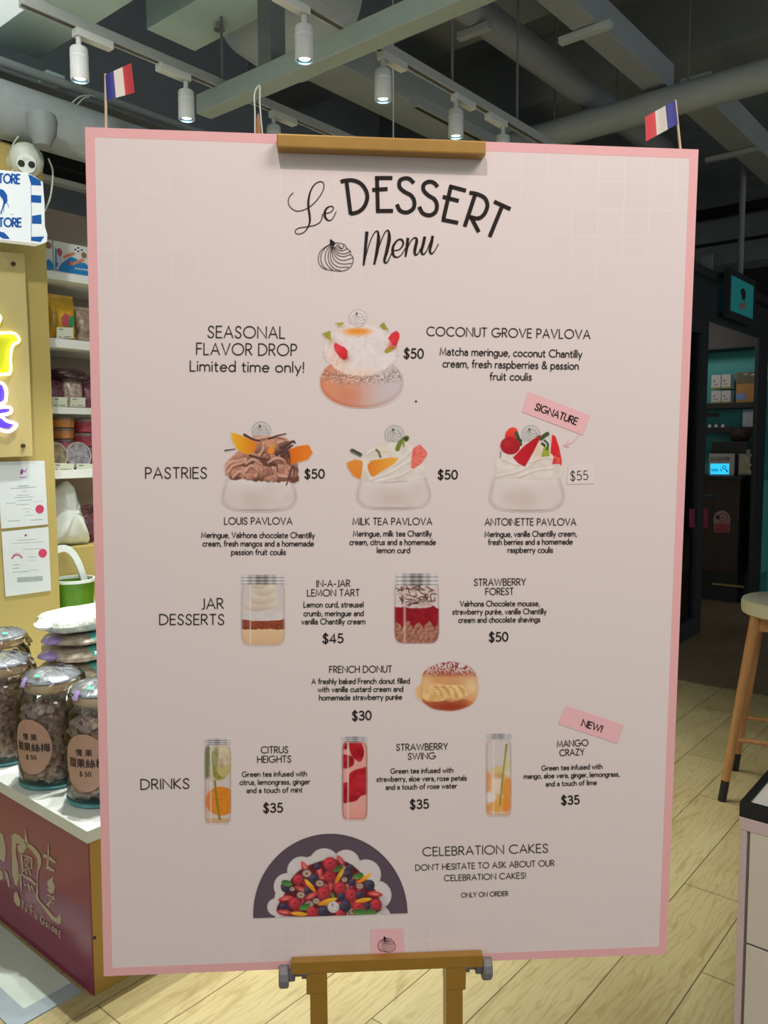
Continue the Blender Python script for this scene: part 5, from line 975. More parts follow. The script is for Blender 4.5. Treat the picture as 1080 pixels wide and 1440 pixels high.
for k, (a, c_, m, lab) in enumerate(((641, 661, M_tur, 'lowest red tub of the right stack'), (621, 640.8, M_tur, 'middle red tub of the right stack'), (601, 620.8, M_tur, 'topmost red tub of the right stack'))): tub(120, a-12.5, c_-12.5, 15.5, m, lab)
M_clear = mat('clear_lid', (.46, .44, .46), .08, var=.35, scale=30, spec=1.)
for q, lab in (((78, 655), 'round clear lid of nuts leaning at the left of the fourth shelf'), ((111.5, 654), 'round clear lid leaning beside the nuts on the fourth shelf')):
    f = X_(-3.335); c_ = f(*q); t = thing('clear_tub', lab, 'tub', (c_.x, c_.y, SHZ[3]), 'clear tubs at the front of the fourth shelf'); r = .060; ax = Vector((1, 0, .12)); c_ = Vector((-3.345, c_.y, SHZ[3]+r+.001))
    MB().lathe([(0, -.03), (r*.9, -.03), (r*.97, .004), (r*.86, .010), (0, .012)], c_, 30, ax).build('contents', [mat('nut_mix', (.33, .25, .13) if q[0] < 90 else (.33, .30, .32), .25, var=.5, scale=50, spec=.8)], t, True)
    MB().lathe([(r*.87, .012), (r*.93, .018), (r, .012), (r, .0)], c_, 30, ax).build('rim', [mat('rim_clear', (.55, .50, .50), .1, spec=1.)], t, True)
# white carrier bag on the lowest visible shelf
def membrane(name, outline_px, xf, dep, m, lab, cat, folds, seed=0):
    # a bulging closed shape from a front outline: front and back shells
    f = X_(xf); P = np.array(outline_px, float); c_ = P.mean(0); b = MB(); rings = []; rr = random.Random(seed)
    Q = [np.array(q) for q in catmull(list(P)+[P[0]], 4)][:-1]; n = len(Q)
    for side in (1, -1):
        prev = None
        for k in range(9):
            s = 1-k/8; ring = []
            for i, q in enumerate(Q):
                pxy = c_+(q-c_)*s; bulge = dep*.5*math.sqrt(max(0, 1-s**2.4))*side; a = math.atan2(q[1]-c_[1], q[0]-c_[0])
                fold = (folds*math.sin(a*5+seed+4*s)*math.sin(PI*s)+folds*.8*math.sin(a*11+2*seed)*s*(1-s)*3)*s*1.4
                w = f(*pxy); ring.append(b.bm.verts.new((w.x-dep*.5+bulge+fold*side, w.y, w.z))) if k < 8 else None
            if k == 8: ring = [b.bm.verts.new(tuple(f(*c_)+Vector((-dep*.5+dep*.5*side, 0, 0))))]
            if prev:
                for i in range(n):
                    j = (i+1) % n
                    if len(ring) == 1: b.face([prev[i], prev[j], ring[0]])
                    else: b.face([prev[i], prev[j], ring[j], ring[i]])
            prev = ring
    bmesh.ops.remove_doubles(b.bm, verts=b.bm.verts, dist=1e-5)
    return tag(b.build(name, [m], smooth=True), lab, cat)
M_plastic = mat('white_plastic_film', (.80, .85, .82), .35, var=.05, scale=9, spec=.6, bump=.35, bscale=14)
membrane('carrier_bag', [(74, 704), (85, 692), (97, 682), (104, 677.5), (111, 680), (116, 697), (123, 720), (131, 745), (136, 766), (118, 768), (95, 769), (74, 770)], -3.37, .16, M_plastic, 'full white plastic carrier bag under the fourth shelf', 'plastic bag', .006, 2)
pouch('snack_bag', 'dark speckled packet behind the carrier bag', 118, 146, 710, 766, -3.5, M_mauve, .09, None, 8)
# green basket with a white handle on the counter in front of the shelves
gx = -3.25; G_ = X_(gx)
g = thing('basket', 'green plastic basket with a white carrying handle behind the bagged snacks', 'basket', G_(104, 905)); b = MB()
c_ = G_(107, 905); zt = G_(98, 816).z; zb = c_.z; RB = .086
b.lathe([(0, .002), (RB*.8, .002), (RB, zt-zb), (RB-.005, zt-zb), (RB*.77, .010), (0, .010)], (gx, c_.y, zb), 30); b.build('tub', [mat('basket_green', (.10, .26, .01), .4, var=.05)], g, True)
MB().lathe([(RB-.006, zt-zb-.006), (RB+.006, zt-zb-.006), (RB+.006, zt-zb+.006), (RB-.006, zt-zb+.006), (RB-.006, zt-zb-.006)], (gx, c_.y, zb), 30).build('rim', [M_plastic], g, True)
b = MB(); H_ = X_(-3.214); hp_ = [H_(*q) for q in catmull([(60, 790), (72, 778), (88, 771), (100, 776), (110, 792), (117, 812), (123, 830), (130, 850)], 5)]
prev = None
for i, q in enumerate(hp_):
    tng = (hp_[min(i+1, len(hp_)-1)]-hp_[max(0, i-1)]).normalized(); nn = Vector((1, 0, 0)); ss = tng.cross(nn).normalized(); w = .014
    rg = [b.bm.verts.new(q+nn*(.006*a)+ss*(w*c)) for a, c in ((-1, -1), (1, -1), (1, 1), (-1, 1))]
    if prev:
        for k in range(4): b.face([prev[k], prev[(k+1) % 4], rg[(k+1) % 4], rg[k]])
    else: b.face(rg[::-1])
    prev = rg
b.face(prev); b.build('handle', [M_plastic], g, True)
MB().box(*(lambda q: (q.x-.012, q.x+.016, q.y-.02, q.y+.02, q.z-.04, q.z+.035))(H_(124, 835)), bev=.004).build('handle_clip', [M_plastic], g)

# ------------------------------------------------------------------ sweets counter
CZ = .432; CYF, CXR = .982, -1.762
M_maroon = mat('maroon_panel', (.27, .032, .085), .16, var=.02, scale=3, spec=.5)
ct = thing('sweets_counter', 'low maroon-fronted counter with a white top holding the plum jars', 'counter', (CXR, CYF, 0))
MB().box(-3.195, CXR, CYF, 1.75, .0, .400).build('carcass', [M_ochre], ct)
MB().box(-3.195, CXR-.001, CYF-.004, CYF-.0002, .003, .399).build('front_panel', [M_maroon], ct)
MB().box(-3.195, CXR+.012, CYF-.012, 1.75, .4005, CZ, bev=.0015).build('worktop', [M_white], ct)
M_cream = mat('cream_print', (.56, .47, .33), .6, var=.03)
Yf = lambda d: (lambda x, y: atY(x/7.2, 1140+y/7.2, CYF-.0045-d))
G1 = Yf(.0005); G2 = Yf(.0009)
def glyph(polys, strokes, blobs=()):
    b = MB()
    for q in polys: polyfill(b, q, G1)
    for q in blobs: polyfill(b, q, G2)
    for l, w in strokes: ribbon(b, catmull(l, 5) if len(l) > 2 else l, list(np.interp(np.linspace(0, 1, (len(l)-1)*5+1), np.linspace(0, 1, len(w)), w)) if isinstance(w, list) and len(l) > 2 else w, G2)
    b.build('calligraphy_character', [M_cream], ct)
glyph([[(-40, 205), (0, 220), (30, 240), (50, 330), (60, 400), (50, 510), (35, 520), (0, 490), (-40, 470)], [(-40, 590), (0, 600), (30, 620), (30, 690), (0, 705), (-40, 700)]], [([(40, 600), (65, 640), (80, 700), (95, 772)], [8, 24, 24, 18])])
glyph([[(120, 250), (150, 228), (190, 245), (255, 300), (225, 345), (165, 330), (160, 420), (185, 560), (195, 690), (170, 770), (150, 740), (125, 640), (120, 400)], [(520, 1080), (570, 1085), (600, 1060), (612, 1045), (620, 1090), (615, 1140), (590, 1152), (550, 1120)]],
      [([(255, 185), (265, 280), (270, 340)], [4, 26, 34]), ([(250, 345), (285, 350), (345, 400), (392, 470), (400, 540), (385, 605)], [30, 40, 44, 40, 36, 16]), ([(385, 600), (377, 700), (380, 800), (375, 870), (400, 920), (470, 1000), (540, 1088), (600, 1125)], [16, 10, 14, 24, 24, 26, 40, 46]),
       ([(212, 430), (222, 520), (230, 600)], [14, 22, 18]), ([(230, 448), (275, 462), (320, 490), (318, 590)], [10, 14, 16, 12]), ([(245, 505), (290, 482)], 10), ([(250, 560), (275, 530), (300, 505)], 13), ([(240, 520), (270, 545), (302, 582)], 10), ([(210, 630), (250, 600), (300, 575)], 14), ([(216, 640), (260, 672), (310, 700), (365, 755)], [20, 24, 26, 18]), ([(205, 640), (212, 720), (218, 812)], [18, 18, 12]), ([(248, 738), (262, 765)], 15), ([(282, 738), (308, 812)], [18, 12]), ([(316, 758), (345, 832)], [20, 12]), ([(298, 600), (312, 655)], 14), ([(268, 610), (276, 650)], 10)],
      [[(172, 360), (240, 318), (288, 332), (265, 390), (232, 432), (190, 420)]])
glyph([], [], [[(150, 825), (172, 822), (195, 880), (207, 930), (200, 970), (170, 960), (145, 920), (140, 870)]])
glyph([], [([(490, 345), (490, 420), (482, 560)], [8, 14, 22]), ([(440, 450), (500, 480), (560, 528)], [36, 34, 24]), ([(470, 565), (510, 590), (552, 612)], [36, 34, 18])])
glyph([[(480, 712), (510, 690), (540, 668), (532, 715), (556, 760), (545, 830), (512, 842), (470, 795), (500, 790), (478, 750)]], [([(480, 848), (520, 870), (560, 902)], [16, 16, 12]), ([(556, 858), (525, 905), (478, 960)], [8, 14, 26]), ([(500, 880), (530, 935), (555, 920)], 9)])
G3 = Yf(.0012); b = MB()
def small(c, x, y, h, w, k): 
    adv, st = GL[c]
    for s in st: ribbon(b, [(x+a*k*h, y+a*k*h*.72-bb*h) for a, bb in s], w, G3)
for c, x, y, h, w, k in (('Y', 218, 985, 95, 11, .42), ('U', 258, 1018, 40, 9, .6), ('F', 312, 1050, 95, 11, .75), ('U', 358, 1088, 42, 9, .7), ('G', 412, 1135, 82, 11, .45), ('S', 466, 1170, 46, 9, .6), ('T', 492, 1195, 48, 9, .6), ('O', 524, 1212, 46, 9, .5), ('R', 562, 1245, 50, 9, .55), ('E', 598, 1278, 62, 9, .6)): small(c, x, y, h, w, k)
b.build('lettering', [M_cream], ct)
b = MB(); b.lathe([(.004, 0), (.004, .002), (0, .002)], (CXR+.0001, CYF+.004, .15), 10, (1, 0, 0)); b.build('screw', [M_black], ct)
M_mat = mat('pale_floor_mat', (.62, .70, .62), .6, var=.05, scale=8); M_matb = mat('mat_border', (.36, .43, .46), .6, var=.03)
mt_ = thing('floor_mat', 'pale floor mat with a blue-grey border in front of the sweets counter', 'mat', (-2.2, .88, 0))
MB().box(-3.10, -1.85, .845, .968, 0, .003).build('mat_field', [M_mat], mt_); b = MB(); b.box(-3.15, -1.80, .795, .845, 0, .0035); b.box(-1.85, -1.80, .845, .968, 0, .0035); b.build('mat_border', [M_matb], mt_)

# jars of dried plums
M_glass = glass_mat('jar_glass', (.96, .985, .98), .02); M_base = mat('jar_base_teal', (.10, .36, .38), .1, var=.2, spec=1.); M_silver = mat('lid_silver', (.72, .74, .76), .16, metal=.85, var=.12, scale=20, bump=.25, bscale=30); M_gold = mat('neck_band_gold', (.85, .62, .36), .3, metal=.4, var=.06)
M_plumd = mat('dried_plum', (.70, .50, .39), .7, var=.42, scale=60, bump=.8, bscale=60); M_label = mat('jar_label', (.60, .36, .27), .6, var=.02, scale=6); M_labt = mat('label_ink', (.04, .028, .03), .6)
M_film = glass_mat('clear_film', (.985, .99, 1), .02, .1); M_irid = mat('film_violet', (.40, .28, .62), .15, var=.3, scale=12, spec=1.); M_ired = mat('film_green', (.12, .62, .42), .15, var=.3, scale=12, spec=1.)
JR, JH = .094, .31
def make_jar(loc, lab):
    c = Vector(loc); t = thing('plum_jar', lab, 'jar', loc, 'glass plum jars on the sweets counter')
    MB().lathe([(JR*.90, .004), (JR*.98, .02), (JR, .05), (JR, .215), (JR*.95, .238), (JR*.78, .256), (JR*.74, .264)], c, 40).build('glass_body', [M_glass], t, True)
    MB().lathe([(0, 0), (JR*.88, 0), (JR*.99, .004), (JR*1.0, .010), (JR*.93, .012), (0, .008)], c, 40).build('glass_base', [M_base], t, True)
    MB().lathe([(JR*.745, .257), (JR*.75, .264), (JR*.75, .282), (JR*.74, .284)], c, 36).build('neck_band', [M_gold], t, True)
    MB().lathe([(JR*.5, .284), (JR*.80, .284), (JR*.83, .288), (JR*.82, .293), (JR*.70, .300), (JR*.45, .307), (0, .312)], c, 40).build('lid', [M_silver], t, True)
    vd = (EYEP-c).normalized(); a0 = math.atan2(vd.y, vd.x)
    b = MB(); rr = random.Random(5)
    for k in range(330):
        z = .022+.196*((k*.618034) % 1.0)**.92; a = rr.uniform(0, 2*PI); s = rr.uniform(.012, .0195); r = (JR-s*1.18-.002)*rr.uniform(.93, 1.) if z < .2 else (JR*.92-s)*math.sqrt(rr.random()); R = Matrix.Rotation(rr.uniform(0, 6), 3, 'X') @ Matrix.Rotation(rr.uniform(0, 6), 3, 'Z')
        b.blob(c+Vector((r*math.cos(a), r*math.sin(a), z)), s, s*.8, s*.62, 10, 7, .11, k, 1., R)
    b.lathe([(0, .02), (JR*.70, .02), (JR*.70, .19), (0, .20)], c, 20)
    o = b.build('dried_plums', [M_plumd], t, True); o['kind'] = 'stuff'
    al = a0-.68; b = MB(); cz, hh, ww = .122, .076, .64; prev = None; Rl = JR*1.008
    pts = [(x, z) for x, z in A(0, 0, 1, 1, 0, 360, 28)][:-1]; cv = b.bm.verts.new(c+Vector((Rl*math.cos(al), Rl*math.sin(al), cz)))
    rings = []
    for k in (.33, .66, 1.):
        rings.append([b.bm.verts.new(c+Vector((Rl*math.cos(al+x*ww*k), Rl*math.sin(al+x*ww*k), cz+z*hh*k))) for x, z in pts])
    n = len(pts)
    for i in range(n):
        j = (i+1) % n; b.face([cv, rings[0][i], rings[0][j]])
        for k in (0, 1): b.face([rings[k][i], rings[k][j], rings[k+1][j], rings[k+1][i]])
    lb = b.build('label', [M_label], t, True)
    def wrap_text(body, size, xo, zo, bold):
        cu = bpy.data.curves.new('t', 'FONT'); cu.body = body; cu.size = size; cu.align_x = 'CENTER'; ob = bpy.data.objects.new('t', cu); COL.objects.link(ob)
        me = bpy.data.meshes.new_from_object(ob.evaluated_get(bpy.context.evaluated_depsgraph_get())); bm = bmesh.new(); bm.from_mesh(me); bpy.data.objects.remove(ob); bpy.data.meshes.remove(me); bmesh.ops.triangulate(bm, faces=bm.faces); 
        for _ in range(3): bmesh.ops.subdivide_edges(bm, edges=[e for e in bm.edges if e.calc_length() > .005], cuts=1)
        src = list(bm.verts)+list(bm.edges)+list(bm.faces)
        for ox, oy in ((bold, 0), (-bold, 0), (0, bold), (0, -bold)):
            g = bmesh.ops.duplicate(bm, geom=src)['geom']; bmesh.ops.translate(bm, vec=(ox, oy, 0), verts=[v for v in g if isinstance(v, bmesh.types.BMVert)])
        m2 = bpy.data.meshes.new('lettering')
        for v in bm.verts:
            a = al+(v.co.x+xo)/JR; v.co = Vector((JR*1.014*math.cos(a), JR*1.014*math.sin(a), cz+v.co.y+zo))
        bm.to_mesh(m2); bm.free(); m2.materials.append(M_labt); o = bpy.data.objects.new('lettering', m2); COL.objects.link(o); o.parent = t
    wrap_text('情 果', .020, 0, .020, .0003); wrap_text('甜果絲梅', .0255, .004, -.010, .0005); wrap_text('$ 50', .018, .002, -.034, .0003)
    # clear film gathered over the lid, with its coloured print
    b = MB(); rr = random.Random(9); prev = None
    for k, (r, z) in enumerate(((JR*.2, .313), (JR*.6, .307), (JR*.86, .296), (JR*.92, .282), (JR*.98, .266), (JR*1.01, .25))):
        rg = [b.bm.verts.new(c+Vector((r*(1+.035*k*math.sin(i*1.7+k)*.5)*math.cos(2*PI*i/36), r*(1+.035*k*math.sin(i*1.7+k)*.5)*math.sin(2*PI*i/36), z+.004*math.sin(i*2.1+k*2)))) for i in range(36)]
        if prev:
            for i in range(36): b.face([prev[i], prev[(i+1) % 36], rg[(i+1) % 36], rg[i]])
        prev = rg
    b.build('film_wrap', [M_film], t, True)
    def patch(a_0, a_1, prof, m, nm):
        b = MB(); prev = None; n = 10
        for k in range(n+1):
            a = a_0+(a_1-a_0)*k/n; rg = [b.bm.verts.new(c+Vector((r*1.012*math.cos(a), r*1.012*math.sin(a), z+.002))) for r, z in prof]
            if prev:
                for i in range(len(prof)-1): b.face([prev[i], prev[i+1], rg[i+1], rg[i]])
            prev = rg
        b.build(nm, [m], t, True)
    patch(a0-1.05, a0-.86, ((JR*.80, .302), (JR*.88, .294), (JR*.94, .28)), M_irid, 'violet_print'); patch(a0-.72, a0-.46, ((JR*.60, .309), (JR*.70, .305)), M_ired, 'green_print'); patch(a0+2.2, a0+2.9, ((JR*.3, .315), (JR*.5, .311)), M_labt, 'dark_print')
    return t
jc = atz(68, 1096, CZ); jd = atz(137, 1120, CZ); jb = atz(-2, 1066, CZ); ja = atz(-22, 1030, CZ)
jar = make_jar((jc.x, jc.y+.02, CZ), 'plum jar with a round pink label, second from the counter corner')
dup(jar, (jd.x, jd.y+.02, CZ), 'plum jar nearest the counter corner, half hidden by the menu board', .12)
dup(jar, (jb.x, jb.y+.02, CZ), 'plum jar cut by the left edge, third from the counter corner', -.5)
dup(jar, (ja.x-.08, ja.y+.10, CZ), 'plum jar furthest left, only its lid top showing behind the others', .9)
# bags of puffed snacks piled behind the jars
M_puff = mat('puffed_snack_white', (.52, .54, .47), .4, var=.3, scale=50, spec=.5, bump=1., bscale=55); M_puff2 = mat('puffed_snack_tan', (.50, .40, .30), .35, var=.4, scale=55, spec=.7, bump=.8, bscale=50); M_puff3 = mat('puffed_snack_olive', (.40, .33, .20), .35, var=.35, scale=50, spec=.7, bump=.8, bscale=45); M_tealf = mat('teal_film', (.12, .50, .44), .2, var=.5, scale=18, spec=.8)
bx = -2.31; B_ = X_(bx)
for k, (q, ry, rz, m, lab, cor) in enumerate((((120, 969), .15, .036, M_puff3, 'lowest bag of the snack pile behind the jars', 1), ((124, 926), .155, .034, M_puff3, 'olive bag of crisps low in the snack pile', 1), ((118, 905), .150, .034, M_puff2, 'tan bag of puffed snacks with a teal corner in the pile', 1), ((124, 892), .155, .030, M_puff2, 'second bag from the top of the snack pile', 2), ((124, 868), .165, .042, M_puff, 'white bag of puffed snacks on top of the pile', 0))):
    pass
stack = [(972, M_puff3, .15, 'lowest bag of the snack pile behind the jars', 1), (934, M_puff3, .150, 'olive bag of crisps low in the snack pile', 1), (912, M_puff2, .152, 'tan bag of puffed snacks with a teal corner in the pile', 1), (892, M_puff2, .140, 'second bag from the top of the snack pile', 2), (870, M_puff, .165, 'white bag of puffed snacks on top of the pile', 0)]
zprev = CZ+.001
tops = [948, 924, 901, 884, 856]
for k, (py, m, ry, lab, cor) in enumerate(stack):
    zt = B_(112, tops[k]).z; h = (zt-zprev); c_ = Vector((bx, B_(128, py).y, zprev+h/2)); t = thing('snack_bag', lab, 'snack bag', (c_.x, c_.y, zprev), 'snack bags piled behind the jars')
    MB().blob(c_, .12, ry, h*.52, 26, 10, .05, k+3, .8).build('packet', [m], t, True)
    if cor: MB().blob(c_+Vector((.072, -ry*.06, h*.08)), .062, ry*.42, h*.42, 16, 8, .08, k+9, .9).build('teal_corner', [M_tealf], t, True)
    b = MB(); e_ = c_+Vector((.02, -ry*.98, .004)); b.blob(e_, .04, .03, .012, 12, 6, .12, k); b.build('film_end', [M_irid if k in (1, 2, 3) else M_plastic], t, True)
    zprev = zt

# ------------------------------------------------------------------ easel
M_gold2 = mat('easel_gold', (.38, .20, .03), .38, metal=.25, var=.05, scale=60, spec=.6)
M_knob = mat('knob_grey', (.20, .185, .19), .5, var=.04); M_bolt = mat('bolt_steel', (.30, .27, .25), .35, metal=.7)
ea0 = buv(388, 205); ea1 = buv(684, 205)
fl = -BO.z
es = thing('easel', 'gold metal easel with a top clamp, bottom tray and grey side knobs', 'easel', (BO.x+BX.x*.3-BN.x*.05, BO.y+BX.y*.3-BN.y*.05, 0))
def bbox(b, u0, u1, v0, v1, n0, n1, bev=.0015):
    c_ = bw((u0+u1)/2, (v0+v1)/2, (n0+n1)/2); b.obox(c_, BX, BZ, BN, abs(u1-u0)/2, abs(v1-v0)/2, abs(n1-n0)/2, bev)
# clamp: photo rectangle on the plane of its front face
nf = .016
p0, p1 = buv(388.3, 191, nf), buv(684, 194, nf); q0, q1 = buv(389.5, 209.5, nf), buv(683.5, 214.5, nf)
b = MB(); bbox(b, (p0[0]+q0[0])/2, (p1[0]+q1[0])/2, (q0[1]+q1[1])/2, (p0[1]+p1[1])/2, -.0002 and .0002, nf); bbox(b, (p0[0]+q0[0])/2, (p1[0]+q1[0])/2, BH+.0005, (p0[1]+p1[1])/2, -.012, .0003); b.build('top_clamp', [M_gold2], es)
nf = .0105
t0, t1 = buv(409.5, 1358.5, nf), buv(679.5, 1338, nf); s0, s1 = buv(410, 1374, nf), buv(680, 1354.5, nf)
b = MB(); vt, vb = (t0[1]+t1[1])/2, (s0[1]+s1[1])/2-.001
bbox(b, t0[0], t1[0], vb, vt, .0012, nf, .001); bbox(b, t0[0], t1[0], vb, -.0006, -.020, .0014, .0004); b.build('bottom_tray', [M_gold2], es)
ul0, ul1 = buv(435.5, 1410, .009)[0], buv(459.8, 1410, .009)[0]; ur0, ur1 = buv(627, 1400, .009)[0], buv(650.5, 1400, .009)[0]
def bar(b, a, c, ax, w, d):
    a, c = Vector(a), Vector(c); t = (c-a).normalized(); s = (ax-t*ax.dot(t)).normalized(); n = t.cross(s)
    b.obox((a+c)/2, s, n, t, w/2, d/2, (c-a).length/2, .0012)
ZV = Vector((0, 0, 1))
for u0, u1, sgn, sp in ((ul0, ul1, -1, .0), (ur0, ur1, 1, .0)):
    um = (u0+u1)/2; top = bw(um, vb+.001, -.003); ft = Vector((top.x, top.y, 0)) + BX*(.03*sgn*.0) + BN*.0
    b = MB(); bar(b, ft, top, BX, abs(u1-u0)*1.0, .024); b.build('front_leg', [M_gold2], es)
    b = MB(); bbox(b, u0-.0034 if sgn < 0 else u0, u1 if sgn < 0 else u1+.0034, vb-(.0235 if sgn < 0 else .0255), vb, -.016, .0095); b.build('leg_bracket', [M_gold2], es)
    ue = u0-.0034 if sgn < 0 else u1+.0034; kv = vb-.0078; cc = bw(ue, kv, -.003); ax = BX*sgn
    MB().lathe([(.0055, 0), (.0055, .005), (.0032, .005), (.0032, .0125)], cc, 16, ax).build('bolt', [M_bolt], es, True)
    b = MB(); b.lathe([(0, .0120), (.0072, .0120), (.0075, .0185)], cc, 20, ax)
    b.lathe([(.006, .0185), (.0125, .0185), (.0135, .020), (.0135, .0272), (.012, .0285), (0, .0285)], cc, 12, ax); b.build('knob', [M_knob], es)
# mast and rear leg behind the board
mid = (ul0+ur1)/2
for u in (ul0+.01, ur1-.01):
    b = MB(); bar(b, bw(u, vb-.002, -.015), bw(u, BH+.001, -.015), BX, .016, .016); b.build('upright', [M_gold2], es)
for u in ((ul0+ul1)/2, (ur0+ur1)/2):
    b = MB(); q = bw(u, 0, 0); bar(b, (q.x-BN.x*.22, q.y-BN.y*.22, .008), (q.x+BN.x*.22, q.y+BN.y*.22, .008), ZV, .016, .03); b.build('base_foot', [M_gold2], es)
b = MB(); bbox(b, ul0, ur1, BH*.52, BH*.55, -.024, -.0065); b.build('cross_brace', [M_gold2], es)
# stick flags
M_fb = mat('flag_blue', (.035, .035, .24), .6, var=.03); M_fw = mat('flag_white', (.72, .66, .58), .6, var=.02); M_fr = mat('flag_red', (.62, .05, .055), .6, var=.03); M_stick = mat('wooden_stick', (.62, .47, .30), .6, var=.08)
def flag(stick, quad, lab, order):
    t = thing('stick_flag', lab, 'flag', bp(*stick[0], -.007), 'French paper flags on sticks')
    MB().tube([bp(stick[0][0], stick[0][1]+40, -.0075), bp(*stick[0], -.0075), bp(*stick[1], -.0075)], .0013, 10).build('stick', [M_stick], t, True)
    (a, b_, c_, d) = [np.array(q, float) for q in quad]      # top near stick, top far, bottom far, bottom near stick
    for k, (m, nm) in enumerate(order):
        b = MB(); prev = None
        for s in range(7):
            u = (k+s/6)/3; top = a+(b_-a)*u; bot = d+(c_-d)*u; n = -.0075+.0022*math.sin(u*7); n2 = n+.0009
            rg = [b.bm.verts.new(bp(*top, n)), b.bm.verts.new(bp(*bot, n)), b.bm.verts.new(bp(*bot, n2)), b.bm.verts.new(bp(*top, n2))]
            if prev:
                for i in range(4): b.face([prev[i], prev[(i+1) % 4], rg[(i+1) % 4], rg[i]])
            else: b.face(rg[::-1])
            prev = rg
        b.face(prev); b.build(nm, [m], t)
T3 = ((M_fb, 'blue_band'), (M_fw, 'white_band'), (M_fr, 'red_band'))
flag(((149.2, 181), (148.3, 104)), ((147.3, 105.5), (184.7, 88.5), (189.4, 130.3), (149.8, 141.2)), 'small French flag at the left end of the board top, red edge to the right', T3)
flag(((957, 212), (949.5, 141)), ((950, 140.5), (907, 164.5), (908.3, 199), (954.5, 173.5)), 'small French flag at the right end of the board top, red edge to the left', T3)
# clip with wire loop behind the top edge
t = thing('wire_loop', 'white wire loop around a brown peg behind the board top, left of the clamp', 'wire', bp(364, 190, -.012))
b = MB(); b.tube([bp(*q, -.013) for q in catmull([(358.5, 192), (358.5, 160), (357.6, 135), (360, 126), (363.5, 121), (365.5, 123), (365.3, 140), (366.5, 162), (369.5, 194)], 6)], .0008, 8); b.build('wire', [mat('wire_white', (.55, .6, .55), .4)], t, True)
MB().tube([bp(363.5, 198, -.014), bp(363.2, 170, -.014), bp(363, 160, -.014)], [.0032, .0026, .0008], 8).build('peg', [mat('peg_brown', (.30, .13, .04), .6)], t, True)

# ------------------------------------------------------------------ right: stool and tiled counter
M_oak = mat('stool_oak', (.42, .205, .07), .5, var=.14, scale=12, stretch=(6, 6, .6)); M_seat = mat('stool_seat', (.56, .54, .40), .5, var=.03, scale=5); M_rub = mat('stool_foot', (.012, .011, .011), .6)
f0 = atz(1015, 1126, 0); f1 = atz(1033, 1083, 0)
SZ = .765; sc_ = Vector((-.735, 3.30, 0)); SR = .185
st = thing('bar_stool', 'wooden bar stool with a round pale seat and black-tipped legs', 'stool', (sc_.x, sc_.y, 0))
MB().lathe([(0, -.058), (SR*.93, -.058), (SR*.985, -.052), (SR, -.040), (SR, -.014), (SR*.985, -.004), (SR*.95, 0), (0, 0)], (sc_.x, sc_.y, SZ), 48).build('seat', [M_seat], st, True)
feet = [Vector((f0.x, f0.y, 0)), Vector((f1.x, f1.y, 0))]; feet += [Vector((2*sc_.x-f0.x, 2*sc_.y-f0.y, 0)), Vector((2*sc_.x-f1.x, 2*sc_.y-f1.y, 0))]
tops = []
for f in feet:
    d = Vector((sc_.x-f.x, sc_.y-f.y, 0)); tp = Vector((f.x, f.y, SZ-.058))+d*.42; tops.append(tp)
    MB().tube([f.lerp(tp, .11), f.lerp(tp, .6), tp], [.0150, .0185, .0195], 16).build('leg', [M_oak], st, True); MB().tube([f, f.lerp(tp, .112)], [.0150, .0155], 16).build('leg_tip', [M_rub], st, True)
for i, j in ((0, 1), (1, 2), (2, 3), (3, 0)):
    k = .42 if (i+j) % 2 == 1 and i in (0, 2) else .34; a, c_ = feet[i].lerp(tops[i], k), feet[j].lerp(tops[j], k); MB().tube([a, (a+c_)/2, c_], [.008, .0105, .008], 10).build('rung', [M_oak], st, True)
    b = MB(); a, c_ = tops[i], tops[j]; dd = (c_-a).normalized(); b.obox((a+c_)/2+Vector((0, 0, -.028)), dd, ZV.cross(dd), ZV, (c_-a).length/2, .010, .026, .002); b.build('apron', [M_oak], st)

TZ = .775; tc_ = atz(1040, 1127, TZ)
M_tile = mat('cream_tile', (.74, .66, .55), .3, var=.02, scale=3, spec=.5); M_tpink = mat('pink_trim', (.68, .51, .50), .45, var=.02); M_grout = mat('grout_grey', (.20, .17, .16), .8); M_marble = mat('white_marble', (.74, .70, .63), .3, var=.05, scale=6)
tx, ty = tc_.x, tc_.y; zc0, zc1 = None, None
Ff = lambda px, py: atY(px, py, ty)
zb_ = Ff(1042, 1148).z
tb = thing('dessert_counter', 'cream tiled counter with pink trim at the right edge', 'counter', (tx, ty, 0))
MB().box(tx+.004, tx+.9, ty+.004, ty+.9, .0, zb_-.022).build('carcass', [M_grout], tb)
MB().box(tx, tx+.9, ty, ty+.9, zb_-.022, zb_-.001, bev=.001).build('pink_edge_band', [M_tpink], tb)
g0 = Ff(1047.5, 1250).x; g1 = Ff(1052, 1250).x
MB().box(tx+.002, g0, ty+.0005, ty+.05, 0, zb_-.0225, bev=.001).build('pink_corner_trim', [M_tpink], tb)
zj = Ff(1046, 1326).z; b = MB()
for za, zc_ in ((zj+.0022, zb_-.0225), (zj-.172, zj-.0022), (0.004, zj-.176)):
    for k in range(3): b.box(g1+k*.30, g1+k*.30+.2965, ty+.0005, ty+.02, za, zc_, bev=.001)
b.build('front_tiles', [M_tile], tb)
tr = thing('display_tray', 'black-rimmed tray with a white marble inlay on the tiled counter', 'tray', (tx, ty, zb_))
b = MB(); rw = .014; rf = .010; zt_ = TZ
x1, y1 = tx+.8, ty+.8; b.box(tx, x1, ty, ty+rf, zb_, zt_, bev=.001); b.box(tx, x1, y1-rw, y1, zb_, zt_, bev=.001); b.box(tx, tx+rw, ty+rf, y1-rw, zb_, zt_, bev=.001); b.box(x1-rw, x1, ty+rf, y1-rw, zb_, zt_, bev=.001); b.build('rim', [M_black], tr)
MB().box(tx+rw, x1-rw, ty+rf, y1-rw, zb_, zt_-.003).build('marble_inlay', [M_marble], tr)

